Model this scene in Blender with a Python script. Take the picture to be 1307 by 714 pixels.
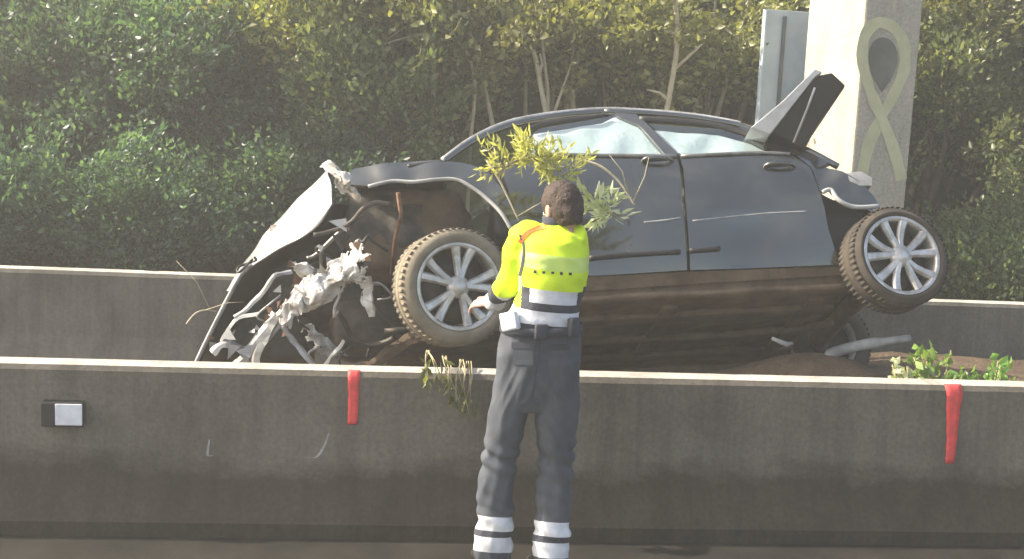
import bpy, bmesh, math, random
import numpy as np
from math import sin, cos, tan, atan, atan2, radians, pi, sqrt
from mathutils import Vector, Matrix, noise
from mathutils.geometry import delaunay_2d_cdt

for o in list(bpy.data.objects):
    bpy.data.objects.remove(o)
S = bpy.context.scene
COL = S.collection
random.seed(7)
RNG = np.random.default_rng(11)

# ------------------------------------------------------------------ camera
FPX, W0, H0 = 1650.0, 1307.0, 714.0
CAM = Vector((0, 0, 2.3))
_p = atan((357 - 105) / FPX); _r = radians(2.6)
F_ = Vector((0, cos(_p), -sin(_p))); R0 = Vector((1, 0, 0)); U0 = R0.cross(F_)
R_ = R0 * cos(_r) + U0 * sin(_r); U_ = U0 * cos(_r) - R0 * sin(_r)
cd = bpy.data.cameras.new('camera'); cam = bpy.data.objects.new('camera', cd); COL.objects.link(cam)
cam.matrix_world = Matrix(((R_.x, U_.x, -F_.x, CAM.x), (R_.y, U_.y, -F_.y, CAM.y), (R_.z, U_.z, -F_.z, CAM.z), (0, 0, 0, 1)))
cd.sensor_width = 36; cd.lens = FPX / W0 * 36; cd.clip_start = 0.1; cd.clip_end = 3000
S.camera = cam

# ------------------------------------------------------------------ world, sun, exposure
SUN_DIR = Vector((-0.84, 0.10, 0.56)).normalized()      # towards the sun: from the left, a little behind the car
w = bpy.data.worlds.new('World'); S.world = w; w.use_nodes = True
nt = w.node_tree; bg = nt.nodes['Background']
sky = nt.nodes.new('ShaderNodeTexSky'); sky.sky_type = 'NISHITA'; sky.sun_disc = False
sky.sun_elevation = math.asin(SUN_DIR.z); sky.sun_rotation = atan2(SUN_DIR.x, SUN_DIR.y)
sky.air_density = 1.0; sky.dust_density = 5.0; sky.ozone_density = 1.0
nt.links.new(sky.outputs[0], bg.inputs[0]); bg.inputs[1].default_value = 0.15
sd = bpy.data.lights.new('sun', 'SUN'); sun = bpy.data.objects.new('sun', sd); COL.objects.link(sun)
sd.energy = 4.6; sd.angle = radians(0.6); sd.color = (1.0, 0.90, 0.74)
sun.rotation_euler = SUN_DIR.to_track_quat('Z', 'Y').to_euler()
S.view_settings.view_transform = 'Standard'; S.view_settings.look = 'None'
S.view_settings.exposure = 1.3; S.view_settings.gamma = 1.0

# ------------------------------------------------------------------ helpers
def ray(x, y):
    return F_ + R_ * ((x - 653.5) / FPX) - U_ * ((y - 357) / FPX)
def PY(x, y, Y):
    d = ray(x, y); return CAM + d * ((Y - CAM.y) / d.y)
def PZ(x, y, z):
    d = ray(x, y); return CAM + d * ((z - CAM.z) / d.z)

def link(name, data, parent=None, kind=None):
    o = bpy.data.objects.new(name, data); COL.objects.link(o)
    if parent is not None: o.parent = parent
    if kind: o['kind'] = kind
    return o
def tag(o, label, cat, group=None):
    o['label'] = label; o['category'] = cat
    if group: o['group'] = group
    return o
def mobj(name, verts, faces, mat=None, parent=None, smooth=True, mats=None, mi=None, kind=None):
    me = bpy.data.meshes.new(name)
    me.from_pydata([tuple(v) for v in verts], [], faces)
    for m in (mats or ([mat] if mat else [])): me.materials.append(m)
    if mi is not None: me.polygons.foreach_set('material_index', mi)
    me.polygons.foreach_set('use_smooth', [smooth] * len(me.polygons))
    me.update()
    return link(name, me, parent, kind)
def bmobj(name, bm, mat, parent=None, smooth=True, bevel=0, kind=None):
    bmesh.ops.recalc_face_normals(bm, faces=bm.faces)
    me = bpy.data.meshes.new(name); bm.to_mesh(me); bm.free()
    for m in (mat if isinstance(mat, (list, tuple)) else [mat]): me.materials.append(m)
    me.polygons.foreach_set('use_smooth', [smooth] * len(me.polygons))
    o = link(name, me, parent, kind)
    if bevel:
        md = o.modifiers.new('bevel', 'BEVEL'); md.width = bevel; md.segments = 2; md.limit_method = 'ANGLE'; md.angle_limit = radians(40)
    return o
class MB:
    """collects shapes into one mesh"""
    def __init__(s): s.v = []; s.f = []
    def add(s, v, f):
        n = len(s.v); s.v += [tuple(p) for p in v]; s.f += [tuple(i + n for i in q) for q in f]; return s
    def box(s, c, sz, M=None):
        x, y, z = (k / 2 for k in sz)
        vs = [Vector(p) for p in ((-x,-y,-z),(x,-y,-z),(x,y,-z),(-x,y,-z),(-x,-y,z),(x,-y,z),(x,y,z),(-x,y,z))]
        if M is not None: vs = [M @ p for p in vs]
        return s.add([p + Vector(c) for p in vs], [(3,2,1,0),(4,5,6,7),(0,1,5,4),(1,2,6,5),(2,3,7,6),(3,0,4,7)])
    def tube(s, pts, rad, n=8, flat=1.0, cap=True):
        pts = [Vector(p) for p in pts]; k = len(pts)
        rad = rad if isinstance(rad, (list, tuple)) else [rad] * k
        vs = []; up = None
        for i, p in enumerate(pts):
            t = (pts[min(i+1, k-1)] - pts[max(i-1, 0)]).normalized()
            if up is None: up = Vector((0, 0, 1)) if abs(t.z) < 0.9 else Vector((0, 1, 0))
            u = (up - t * up.dot(t)).normalized(); up = u; q = t.cross(u)
            vs += [p + (u * cos(2*pi*j/n) + q * sin(2*pi*j/n) * flat) * rad[i] for j in range(n)]
        fs = [(i*n + j, i*n + (j+1) % n, (i+1)*n + (j+1) % n, (i+1)*n + j) for i in range(k-1) for j in range(n)]
        if cap: fs += [tuple(range(n-1, -1, -1)), tuple(range((k-1)*n, k*n))]
        return s.add(vs, fs)
    def lathe(s, prof, n=40, axis='y', close=False):
        """prof: (radius, along); turned about local y"""
        k = len(prof)
        vs = [(r * cos(2*pi*j/n), h, r * sin(2*pi*j/n)) for (r, h) in prof for j in range(n)]
        rng = range(k if close else k - 1)
        fs = [(i*n + j, i*n + (j+1) % n, ((i+1) % k)*n + (j+1) % n, ((i+1) % k)*n + j) for i in rng for j in range(n)]
        return s.add(vs, fs)
    def loft(s, rings, cap=True):
        n = len(rings[0]); k = len(rings); vs = [p for r in rings for p in r]
        fs = [(i*n + j, i*n + (j+1) % n, (i+1)*n + (j+1) % n, (i+1)*n + j) for i in range(k-1) for j in range(n)]
        if cap: fs += [tuple(range(n-1, -1, -1)), tuple(range((k-1)*n, k*n))]
        return s.add(vs, fs)
    def sheet(s, rows):
        n = len(rows[0]); k = len(rows)
        return s.add([p for r in rows for p in r], [(i*n + j, i*n + j + 1, (i+1)*n + j + 1, (i+1)*n + j) for i in range(k-1) for j in range(n-1)])
    def bm(s):
        b = bmesh.new(); vv = [b.verts.new(p) for p in s.v]
        for q in s.f:
            try: b.faces.new([vv[i] for i in q])
            except ValueError: pass
        return b
    def build(s, name, mat, parent=None, smooth=True, bevel=0, kind=None):
        return bmobj(name, s.bm(), mat, parent, smooth, bevel, kind)

def smooth_curve(pts, n=6):
    """Catmull-Rom through points (Vectors)"""
    P = [Vector(p) for p in pts]; out = []
    for i in range(len(P) - 1):
        a, b, c, d = P[max(i-1, 0)], P[i], P[i+1], P[min(i+2, len(P)-1)]
        for k in range(n):
            t = k / n
            out.append(0.5 * ((2*b) + (c-a)*t + (2*a-5*b+4*c-d)*t*t + (3*b-a-3*c+d)*t**3))
    out.append(P[-1]); return out
def evaluated(o):
    dg = bpy.context.evaluated_depsgraph_get()
    me = bpy.data.meshes.new_from_object(o.evaluated_get(dg)); return me
def remesh(name, mb, voxel, mat, parent=None, smooth_it=4, disp=None):
    """union of closed shapes as one continuous surface"""
    o = mb.build('tmp', mat)
    m = o.modifiers.new('r', 'REMESH'); m.mode = 'VOXEL'; m.voxel_size = voxel; m.use_smooth_shade = True
    if smooth_it:
        s = o.modifiers.new('s', 'SMOOTH'); s.iterations = smooth_it; s.factor = 0.5
    me = evaluated(o); bpy.data.objects.remove(o)
    if disp:
        nr = [v.normal.copy() for v in me.vertices]
        for v, q in zip(me.vertices, nr): v.co += q * disp(v.co)
    me.name = name
    me.materials.clear()
    for k in (mat if isinstance(mat, (list, tuple)) else [mat]): me.materials.append(k)
    me.polygons.foreach_set('use_smooth', [True] * len(me.polygons)); me.update()
    return link(name, me, parent)

# ------------------------------------------------------------------ materials
def rgb(c): return (c[0], c[1], c[2], 1)
class NT:
    def __init__(s, name):
        s.m = bpy.data.materials.new(name); s.m.use_nodes = True; s.t = s.m.node_tree; s.b = s.t.nodes['Principled BSDF']; s.out = s.t.nodes['Material Output']
        s.co = s.t.nodes.new('ShaderNodeTexCoord').outputs['Object']
    def n(s, typ, **kw):
        q = s.t.nodes.new(typ)
        for k, v in kw.items(): setattr(q, k, v)
        return q
    def L(s, a, b): s.t.links.new(a, b)
    def mapping(s, scale, src=None):
        q = s.n('ShaderNodeMapping'); q.inputs['Scale'].default_value = scale; s.L(src or s.co, q.inputs[0]); return q.outputs[0]
    def noise(s, scale, detail=5, rough=0.6, vec=None, dist=0):
        q = s.n('ShaderNodeTexNoise'); q.inputs['Scale'].default_value = scale; q.inputs['Detail'].default_value = detail
        q.inputs['Roughness'].default_value = rough; q.inputs['Distortion'].default_value = dist
        s.L(vec or s.co, q.inputs['Vector']); return q.outputs['Fac']
    def ramp(s, fac, stops):
        q = s.n('ShaderNodeValToRGB'); e = q.color_ramp.elements
        while len(e) < len(stops): e.new(0.5)
        for k, (p, c) in zip(e, stops): k.position = p; k.color = rgb(c) if hasattr(c, '__len__') else (c, c, c, 1)
        s.L(fac, q.inputs[0]); return q.outputs[0]
    def mix(s, fac, a, b, mode='MIX'):
        q = s.n('ShaderNodeMix', data_type='RGBA', blend_type=mode)
        if isinstance(fac, (int, float)): q.inputs[0].default_value = fac
        else: s.L(fac, q.inputs[0])
        for i, v in ((6, a), (7, b)):
            if isinstance(v, (tuple, list)): q.inputs[i].default_value = rgb(v)
            else: s.L(v, q.inputs[i])
        return q.outputs[2]
    def math(s, op, a, b):
        q = s.n('ShaderNodeMath', operation=op)
        for i, v in ((0, a), (1, b)):
            if isinstance(v, (int, float)): q.inputs[i].default_value = v
            else: s.L(v, q.inputs[i])
        return q.outputs[0]
    def bump(s, h, strength=0.3, dist=0.01):
        q = s.n('ShaderNodeBump'); q.inputs['Strength'].default_value = strength; q.inputs['Distance'].default_value = dist
        s.L(h, q.inputs['Height']); s.L(q.outputs[0], s.b.inputs['Normal']); return q
    def set(s, col=None, rough=None, metal=None, spec=None, coat=None):
        for k, v in (('Base Color', col), ('Roughness', rough), ('Metallic', metal), ('Specular IOR Level', spec), ('Coat Weight', coat)):
            if v is None: continue
            if isinstance(v, (int, float)): s.b.inputs[k].default_value = v
            elif isinstance(v, (tuple, list)): s.b.inputs[k].default_value = rgb(v)
            else: s.L(v, s.b.inputs[k])
        return s
def simple(name, c1, c2, scale=8, rough=0.7, metal=0.0, bump=0.15, bscale=60, spec=0.4, coat=0, bd=0.004):
    q = NT(name); f = q.ramp(q.noise(scale), [(0.32, c1), (0.68, c2)])
    q.set(f, rough, metal, spec, coat)
    if bump: q.bump(q.noise(bscale, 4), bump, bd)
    return q.m

def concrete_mat(name, base, dark, grime_z=None, stain=0.7):
    q = NT(name)
    c = q.ramp(q.noise(2.3, 8, 0.65), [(0.3, dark), (0.5, base), (0.75, tuple(k * 1.25 for k in base))])
    fine = q.ramp(q.noise(45, 6, 0.7), [(0.3, 0.72), (0.7, 1.12)])
    c = q.mix(1.0, c, fine, 'MULTIPLY')
    streak = q.ramp(q.noise(3.0, 6, 0.7, q.mapping((3.2, 1.0, 0.16))), [(0.36, 0.35), (0.56, 1.0)])
    c = q.mix(stain, c, streak, 'MULTIPLY')
    if grime_z:
        sx = q.n('ShaderNodeSeparateXYZ'); q.L(q.co, sx.inputs[0])
        h = q.math('ADD', sx.outputs[2], q.math('MULTIPLY', q.math('SUBTRACT', q.noise(1.6, 6, 0.7, q.mapping((1, 1, 2))), 0.5), 0.30))
        g = q.ramp(q.math('DIVIDE', h, 1.0), [(grime_z - 0.06, (0.24, 0.22, 0.18)), (grime_z + 0.05, (1, 1, 1))])
        c = q.mix(0.85, c, g, 'MULTIPLY')
    pits = q.n('ShaderNodeTexVoronoi'); pits.inputs['Scale'].default_value = 38; q.L(q.co, pits.inputs['Vector'])
    ph = q.ramp(pits.outputs['Distance'], [(0.06, 0.0), (0.16, 1.0)])
    c = q.mix(0.35, c, ph, 'MULTIPLY')
    q.set(c, 0.88, 0, 0.25)
    q.bump(q.math('ADD', q.noise(30, 8, 0.7), q.math('MULTIPLY', q.noise(150, 3), 0.4)), 0.45, 0.008)
    return q.m
M = {}
M['barrier'] = concrete_mat('barrier_concrete', (0.155, 0.137, 0.106), (0.115, 0.101, 0.078), 0.34, 0.32)
M['barrier_far'] = concrete_mat('far_barrier_concrete', (0.14, 0.13, 0.105), (0.10, 0.093, 0.076), None, 0.4)
M['sunlit_top'] = concrete_mat('sunlit_top_concrete', (0.46, 0.43, 0.37), (0.30, 0.28, 0.24), None, 0.3)  # sunlit barrier top, its brightness painted as a paler concrete
M['pillar'] = concrete_mat('pillar_concrete', (0.40, 0.375, 0.30), (0.34, 0.32, 0.26), None, 0.2)
M['asphalt'] = simple('asphalt', (0.016, 0.015, 0.013), (0.032, 0.029, 0.024), 3, 0.95, 0, 0.6, 220, spec=0.1)
M['soil'] = simple('soil', (0.060, 0.040, 0.023), (0.14, 0.098, 0.058), 4, 0.95, 0, 0.9, 28, bd=0.03)
M['verge'] = simple('verge_ground_cover', (0.045, 0.055, 0.022), (0.10, 0.11, 0.05), 1.3, 0.95, 0, 0.8, 14, bd=0.05)
M['ground'] = simple('ground', (0.05, 0.055, 0.03), (0.10, 0.09, 0.05), 0.05, 0.95, 0, 0.4, 3)

def paint_mat(name, col, dirt=0.5, rough=0.22, metal=0.75):
    q = NT(name)
    d = q.ramp(q.noise(3.2, 8, 0.72), [(0.46, 0.0), (0.70, 1.0)])
    d = q.math('MULTIPLY', d, dirt)
    flake = q.ramp(q.noise(900, 1), [(0.3, 0.85), (0.7, 1.15)])
    c = q.mix(1.0, col, flake, 'MULTIPLY')
    c = q.mix(d, c, (0.17, 0.135, 0.095))
    r = q.mix(d, (rough,) * 3, (0.75,) * 3)
    mm = q.mix(d, (metal,) * 3, (0, 0, 0))
    q.set(c, r, mm, 0.5, 1.0)
    q.b.inputs['Coat Roughness'].default_value = 0.08
    q.bump(q.noise(2.2, 2), 0.30, 0.04)
    return q.m
M['paint'] = paint_mat('slate_paint', (0.115, 0.120, 0.106), 0.28, 0.13, 0.88)
M['paint_sky_sheen'] = paint_mat('sky_sheen_panel', (0.58, 0.59, 0.58), 0.55, 0.35, 0.4)  # sky reflection on the car's dark paint, put into a pale base colour
M['black'] = simple('black_plastic', (0.010, 0.010, 0.011), (0.026, 0.024, 0.022), 6, 0.5, 0, 0.12, 90)
M['rubber'] = simple('dusty_rubber', (0.026, 0.022, 0.018), (0.075, 0.060, 0.042), 5, 0.85, 0, 0.3, 70)
M['rubber_mud'] = simple('muddy_rubber', (0.13, 0.11, 0.078), (0.27, 0.23, 0.165), 5, 0.9, 0, 0.4, 50)
M['alloy'] = simple('alloy', (0.33, 0.31, 0.27), (0.64, 0.63, 0.60), 11, 0.36, 0.55, 0.08, 60)
M['steel'] = simple('dull_steel', (0.16, 0.15, 0.135), (0.34, 0.32, 0.29), 12, 0.45, 0.7, 0.2, 60)
M['mud_under'] = simple('muddy_underbody', (0.060, 0.041, 0.024), (0.15, 0.105, 0.064), 5, 0.9, 0, 0.7, 30, bd=0.015)
M['engine'] = simple('greasy_metal', (0.022, 0.019, 0.016), (0.085, 0.072, 0.058), 9, 0.6, 0.3, 0.5, 40)
M['rust'] = simple('rusty_metal', (0.10, 0.045, 0.022), (0.23, 0.13, 0.075), 14, 0.8, 0.2, 0.4, 60)
M['torn'] = simple('torn_white_plastic', (0.26, 0.235, 0.20), (0.70, 0.68, 0.64), 9, 0.6, 0, 0.3, 40)
M['torn_grey'] = simple('torn_grey_plastic', (0.17, 0.17, 0.165), (0.42, 0.42, 0.40), 6, 0.55, 0, 0.3, 40)
M['airbag'] = simple('airbag_cloth', (0.70, 0.74, 0.73), (0.82, 0.85, 0.84), 5, 0.9, 0, 0.5, 14, bd=0.02)
M['red'] = simple('red_paint', (0.55, 0.060, 0.052), (0.80, 0.075, 0.070), 26, 0.6, 0, 0.1)
M['white'] = simple('white_reflector', (0.66, 0.68, 0.70), (0.82, 0.83, 0.84), 20, 0.35, 0, 0.05)
M['panel'] = simple('pale_blue_sheet', (0.30, 0.38, 0.44), (0.44, 0.52, 0.57), 3, 0.55, 0.1, 0.1, 30)
M['panel_dark'] = simple('dark_channel', (0.07, 0.085, 0.10), (0.12, 0.14, 0.16), 9, 0.6, 0.3, 0.1)
M['ribbon'] = simple('ribbon_paint', (0.40, 0.40, 0.24), (0.51, 0.50, 0.31), 6, 0.75, 0, 0.3)
M['teardrop'] = simple('dark_grey_paint', (0.075, 0.085, 0.07), (0.14, 0.15, 0.125), 5, 0.8, 0, 0.3)
M['navy'] = simple('navy_cloth', (0.030, 0.034, 0.045), (0.055, 0.060, 0.075), 12, 0.9, 0, 0.4, 180)
M['trouser'] = simple('grey_blue_trouser', (0.040, 0.047, 0.059), (0.072, 0.082, 0.098), 7, 0.9, 0, 0.5, 240, bd=0.003)
M['hivis'] = simple('hivis_yellow', (0.56, 0.76, 0.012), (0.70, 0.90, 0.03), 9, 0.75, 0, 0.4, 200)
M['hivis_band'] = simple('yellow_green_reflective', (0.55, 0.72, 0.14), (0.62, 0.78, 0.20), 12, 0.45, 0, 0.3, 150)
M['reflect'] = simple('silver_reflective', (0.52, 0.54, 0.56), (0.70, 0.71, 0.72), 14, 0.45, 0, 0.3, 120)
M['orange'] = simple('orange_trim', (0.72, 0.16, 0.03), (0.80, 0.22, 0.04), 12, 0.8, 0, 0.2)
M['skin'] = simple('skin', (0.46, 0.25, 0.18), (0.54, 0.31, 0.23), 12, 0.55, 0, 0.2, 300)
M['hair'] = simple('brown_hair', (0.028, 0.016, 0.011), (0.06, 0.034, 0.022), 40, 0.6, 0, 0.9, 130, bd=0.01)
M['bark'] = simple('bark', (0.07, 0.055, 0.038), (0.16, 0.13, 0.095), 9, 0.95, 0, 0.7, 40, bd=0.01)
M['pale_bark'] = simple('pale_bark', (0.32, 0.28, 0.19), (0.50, 0.45, 0.32), 9, 0.9, 0, 0.5, 40, bd=0.01)
M['boot'] = simple('boot_leather', (0.012, 0.012, 0.012), (0.03, 0.028, 0.026), 12, 0.5, 0, 0.2)

def glass_mat():
    q = NT('car_glass'); t = q.t
    tr = q.n('ShaderNodeBsdfTransparent'); tr.inputs[0].default_value = (0.88, 0.92, 0.91, 1)
    gl = q.n('ShaderNodeBsdfGlossy'); gl.inputs['Roughness'].default_value = 0.04
    lw = q.n('ShaderNodeLayerWeight'); lw.inputs[0].default_value = 0.5; fr = q.math('ADD', q.math('MULTIPLY', q.math('POWER', lw.outputs['Facing'], 4.0), 0.85), 0.10)
    mx = q.n('ShaderNodeMixShader'); q.L(fr, mx.inputs[0]); q.L(tr.outputs[0], mx.inputs[1]); q.L(gl.outputs[0], mx.inputs[2])
    q.L(mx.outputs[0], q.out.inputs[0]); return q.m
M['glass'] = glass_mat()

def leaf_mat(name, c1, c2, c3, trans=0.5, hueshift=0.02):
    q = NT(name)
    g = q.n('ShaderNodeNewGeometry'); oi = q.n('ShaderNodeObjectInfo')
    c = q.ramp(g.outputs['Random Per Island'], [(0.0, c1), (0.6, c2), (1.0, c3)])
    c = q.mix(1.0, c, q.ramp(q.noise(1.6, 3), [(0.3, 0.70), (0.7, 1.25)]), 'MULTIPLY')
    hs = q.n('ShaderNodeHueSaturation')
    q.L(q.math('ADD', q.math('MULTIPLY', q.math('SUBTRACT', oi.outputs['Random'], 0.5), hueshift * 2), 0.5), hs.inputs['Hue'])
    q.L(q.math('ADD', q.math('MULTIPLY', oi.outputs['Random'], 0.5), 0.75), hs.inputs['Value'])
    q.L(c, hs.inputs['Color'])
    q.set(hs.outputs[0], 0.38, 0, 0.5)
    tl = q.n('ShaderNodeBsdfTranslucent')
    q.L(q.mix(1.0, hs.outputs[0], (1.25, 1.25, 0.55), 'MULTIPLY'), tl.inputs[0])
    mx = q.n('ShaderNodeMixShader'); mx.inputs[0].default_value = trans
    q.L(q.b.outputs[0], mx.inputs[1]); q.L(tl.outputs[0], mx.inputs[2]); q.L(mx.outputs[0], q.out.inputs[0])
    return q.m
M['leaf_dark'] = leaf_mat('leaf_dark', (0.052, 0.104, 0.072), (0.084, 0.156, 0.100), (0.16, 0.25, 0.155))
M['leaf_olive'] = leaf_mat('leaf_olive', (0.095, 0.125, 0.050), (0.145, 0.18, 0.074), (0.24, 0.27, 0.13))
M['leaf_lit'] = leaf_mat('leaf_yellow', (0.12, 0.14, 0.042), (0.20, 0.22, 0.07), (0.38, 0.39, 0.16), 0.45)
M['leaf_sprig'] = leaf_mat('leaf_sprig', (0.44, 0.50, 0.14), (0.56, 0.62, 0.22), (0.70, 0.74, 0.38), 0.5)
M['leaf_pale'] = leaf_mat('leaf_pale', (0.36, 0.42, 0.22), (0.48, 0.52, 0.32), (0.62, 0.64, 0.46), 0.3)
M['leaf_weed'] = leaf_mat('leaf_weed', (0.12, 0.22, 0.04), (0.20, 0.33, 0.07), (0.30, 0.43, 0.13), 0.4)
M['dry'] = simple('dry_straw', (0.24, 0.20, 0.10), (0.42, 0.37, 0.22), 12, 0.9, 0, 0.2)

# ------------------------------------------------------------------ setting: ground, road, median, bank
mobj('ground', [(-400, -400, -0.03), (400, -400, -0.03), (400, 400, -0.03), (-400, 400, -0.03)], [(0, 1, 2, 3)], M['ground'], kind='structure')
NB_A, FB_A = radians(5.6), radians(3.5)                      # barriers run slightly away to the right
NB_P = PZ(653.5, 479, 0.81); FB_P = PZ(653.5, 366, 0.81)     # a point on each top front edge
NBx = Vector((cos(NB_A), sin(NB_A), 0)); NBy = Vector((-sin(NB_A), cos(NB_A), 0))
FBx = Vector((cos(FB_A), sin(FB_A), 0)); FBy = Vector((-sin(FB_A), cos(FB_A), 0))
def nb(s, off, z): p = NB_P + NBx * s + NBy * (off + 0.075); return Vector((p.x, p.y, z))
def fb(s, off, z): p = FB_P + FBx * s + FBy * (off + 0.075); return Vector((p.x, p.y, z))
mobj('road', [nb(-150, -14, 0), nb(150, -14, 0), nb(150, -0.2, 0), nb(-150, -0.2, 0)], [(0, 1, 2, 3)], M['asphalt'], kind='structure')
mobj('road_edge_line', [nb(-150, -1.30, 0.004), nb(150, -1.30, 0.004), nb(150, -1.15, 0.004), nb(-150, -1.15, 0.004)], [(0, 1, 2, 3)], M['white'], kind='structure')

def median_h(x, y):
    h = 0.06 + 0.05 * noise.noise(Vector((x * 0.9, y * 1.4, 3))) + 0.02 * noise.noise(Vector((x * 5, y * 5, 1)))
    u = max(0.0, min(1.0, (x - 0.9) / 1.5)); u = u * u * (3 - 2 * u)
    h += 0.53 * math.exp(-((x - 1.10) / 1.22) ** 4 - ((y - 7.45 - 0.1 * x) / 0.55) ** 2)
    h += 0.36 * u                                             # earth pushed up into a heap at the pillar end
    return h
rows = []
for i in range(0, 121):
    s = -9 + i * 0.15
    a = nb(s, 0.20, 0); b = fb(s, -0.20, 0)
    rows.append([Vector((p.x, p.y, median_h(p.x, p.y))) for p in (a.lerp(b, j / 24) for j in range(25))])
e0 = [Vector((p.x - 140, p.y - 10, p.z)) for p in rows[0]]; e1 = [Vector((p.x + 140, p.y + 10, p.z)) for p in rows[-1]]
mb = MB(); mb.sheet([e0] + rows + [e1]); mb.build('median_soil', M['soil'], kind='structure')

def bank_h(x, y):
    y2 = y - 0.061 * x
    t = max(0.0, y2 - 10.4)
    h = 0.10 + 0.46 * t * min(1, t / 1.5)
    h = min(h, 6.0 + 0.001 * t)
    return h + 0.16 * noise.noise(Vector((x * 0.5, y * 0.5, 0))) * min(1, t / 2)
ys = [0.2, 0.6, 1.0, 1.5, 2, 2.5, 3, 3.5, 4, 4.5, 5, 5.6, 6.2, 7, 8, 9, 10.5, 12, 14, 16, 19, 22, 26, 32, 45, 80, 200]
xs = [-150, -90, -60, -40, -28] + [-20 + 0.5 * i for i in range(81)] + [28, 40, 60, 90, 150]
rows = []
for yy in ys:
    r_ = []
    for xx in xs:
        p = fb(xx, yy, 0); r_.append(Vector((p.x, p.y, bank_h(p.x, p.y))))
    rows.append(r_)
mb = MB(); mb.sheet(rows); mb.build('embankment', M['verge'], kind='structure')

# ------------------------------------------------------------------ concrete barriers
PROF = [(-0.300, 0.0), (-0.300, 0.075), (-0.270, 0.118), (-0.130, 0.325), (-0.118, 0.36), (-0.088, 0.785), (-0.070, 0.810),
        (0.070, 0.810), (0.088, 0.785), (0.118, 0.36), (0.130, 0.325), (0.270, 0.118), (0.300, 0.075), (0.300, 0.0)]
def nbw(s):                                                   # cast edge wobble
    return 0.004 * noise.noise(Vector((s * 0.8, 0, 5)))
def barrier(name, P, X, Yv, mat, seed):
    rnd = random.Random(seed)
    ss = [-120, -60, -30, -15] + [-8 + 0.08 * i for i in range(201)] + [15, 30, 60, 120]
    rows = []
    for s in ss:
        row = []
        for k, (o, z) in enumerate(PROF):
            d = 0.004 * noise.noise(Vector((s * 1.1, k * 0.7, seed)))
            if k in (5, 6, 7, 8):
                c = noise.noise(Vector((s * 7, k, seed))) + 0.5 * noise.noise(Vector((s * 21, k, seed)))
                if c > 0.55: d -= (c - 0.55) * 0.022
                zz = z + min(0, d)
            else: zz = z
            row.append((s, o + (d if k < 7 else -d) * (1 if z > 0 else 0), zz))
        rows.append(row)
    mb = MB(); mb.sheet(rows)
    o = mb.build(name, [mat, M['sunlit_top']], None, True)
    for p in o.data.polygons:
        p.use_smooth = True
        if p.center.z > 0.79 and p.normal.z > 0.8: p.material_index = 1            # top face: sunlight put into the paler colour
    m = o.modifiers.new('es', 'EDGE_SPLIT'); m.split_angle = radians(24)
    base = P + Yv * 0.075
    o.matrix_world = Matrix(((X.x, Yv.x, 0, base.x), (X.y, Yv.y, 0, base.y), (0, 0, 1, 0), (0, 0, 0, 1)))
    return o
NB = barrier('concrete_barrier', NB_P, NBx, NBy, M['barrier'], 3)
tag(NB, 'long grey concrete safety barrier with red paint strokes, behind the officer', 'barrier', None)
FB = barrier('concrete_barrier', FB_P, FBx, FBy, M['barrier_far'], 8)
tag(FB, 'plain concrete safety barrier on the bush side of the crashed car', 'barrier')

def front_off(z):                                             # front face of the profile at height z
    pr = PROF[:7]
    for (o0, z0), (o1, z1) in zip(pr, pr[1:]):
        if z0 <= z <= z1: return o0 + (o1 - o0) * (z - z0) / max(1e-6, z1 - z0)
    return pr[-1][0]
def nb_local(x, y):
    """pixel -> (s, z) on the near barrier's upper front face"""
    d = ray(x, y); o = NB_P + NBy * (-0.02); t = (o - CAM).dot(NBy) / d.dot(NBy); p = CAM + d * t
    return (p - NB_P).dot(NBx), p.z
def stroke(px, top, bot, w0, w1, seed):
    s0, z1 = nb_local(px, bot); z1 = max(z1, 0.36)
    zs = [z1 + (0.806 - z1) * i / 14 for i in range(15)]
    rows = []
    for i, z in enumerate(zs):
        w_ = w1 + (w0 - w1) * (i / 14) ** 1.5; j = 0.006 * noise.noise(Vector((z * 18, seed, 0)))
        o = front_off(z) - 0.0045
        rows.append([(s0 + (k - 0.5) * w_ + j * (1 if k in (0, 1) else 0), o, z) for k in (0, 0.33, 0.66, 1)])
    rows.append([(x_, -0.060, 0.8145) for (x_, o, z) in rows[-1]])
    mb = MB(); mb.sheet(rows); q = mb.build('paint_stroke', M['red'], NB, True)
    m = q.modifiers.new('sol', 'SOLIDIFY'); m.thickness = 0.0025; m.offset = -1
stroke(450, 476, 541, 0.062, 0.050, 1.0)
stroke(1210, 494, 590, 0.095, 0.050, 5.0)
# pale curved scrapes left by other knocks
for pts in ([(420, 552), (414, 568), (404, 582), (390, 592)], [(268, 560), (266, 580), (272, 590)]):
    q = []
    for x, y in pts:
        a_, z_ = nb_local(x, y); z_ = max(z_, 0.37); q.append(Vector((a_, front_off(z_) - 0.003, z_)))
    c = smooth_curve(q, 5); rows = [[p + Vector((-0.007, 0, 0)) * (0.5 + 0.5 * sin(pi * i / len(c))), p + Vector((0.007, -0.001, 0)) * (0.4 + 0.6 * sin(pi * i / len(c)))] for i, p in enumerate(c)]
    mb = MB(); mb.sheet(rows); mb.build('scrape', M['torn_grey'], NB)
# white reflector in a black housing
s0, z0 = nb_local(83, 526)
rf = link('reflector', None, NB); rf.location = (s0, front_off(z0), z0)
mb = MB(); mb.box((0, -0.02, 0), (0.205, 0.075, 0.125)); mb.build('housing', M['black'], rf, False, 0.008)
mb = MB(); mb.box((0.034, -0.0595, 0.004), (0.130, 0.008, 0.108)); mb.build('reflector_plate', M['white'], rf, False, 0.003)

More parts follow.
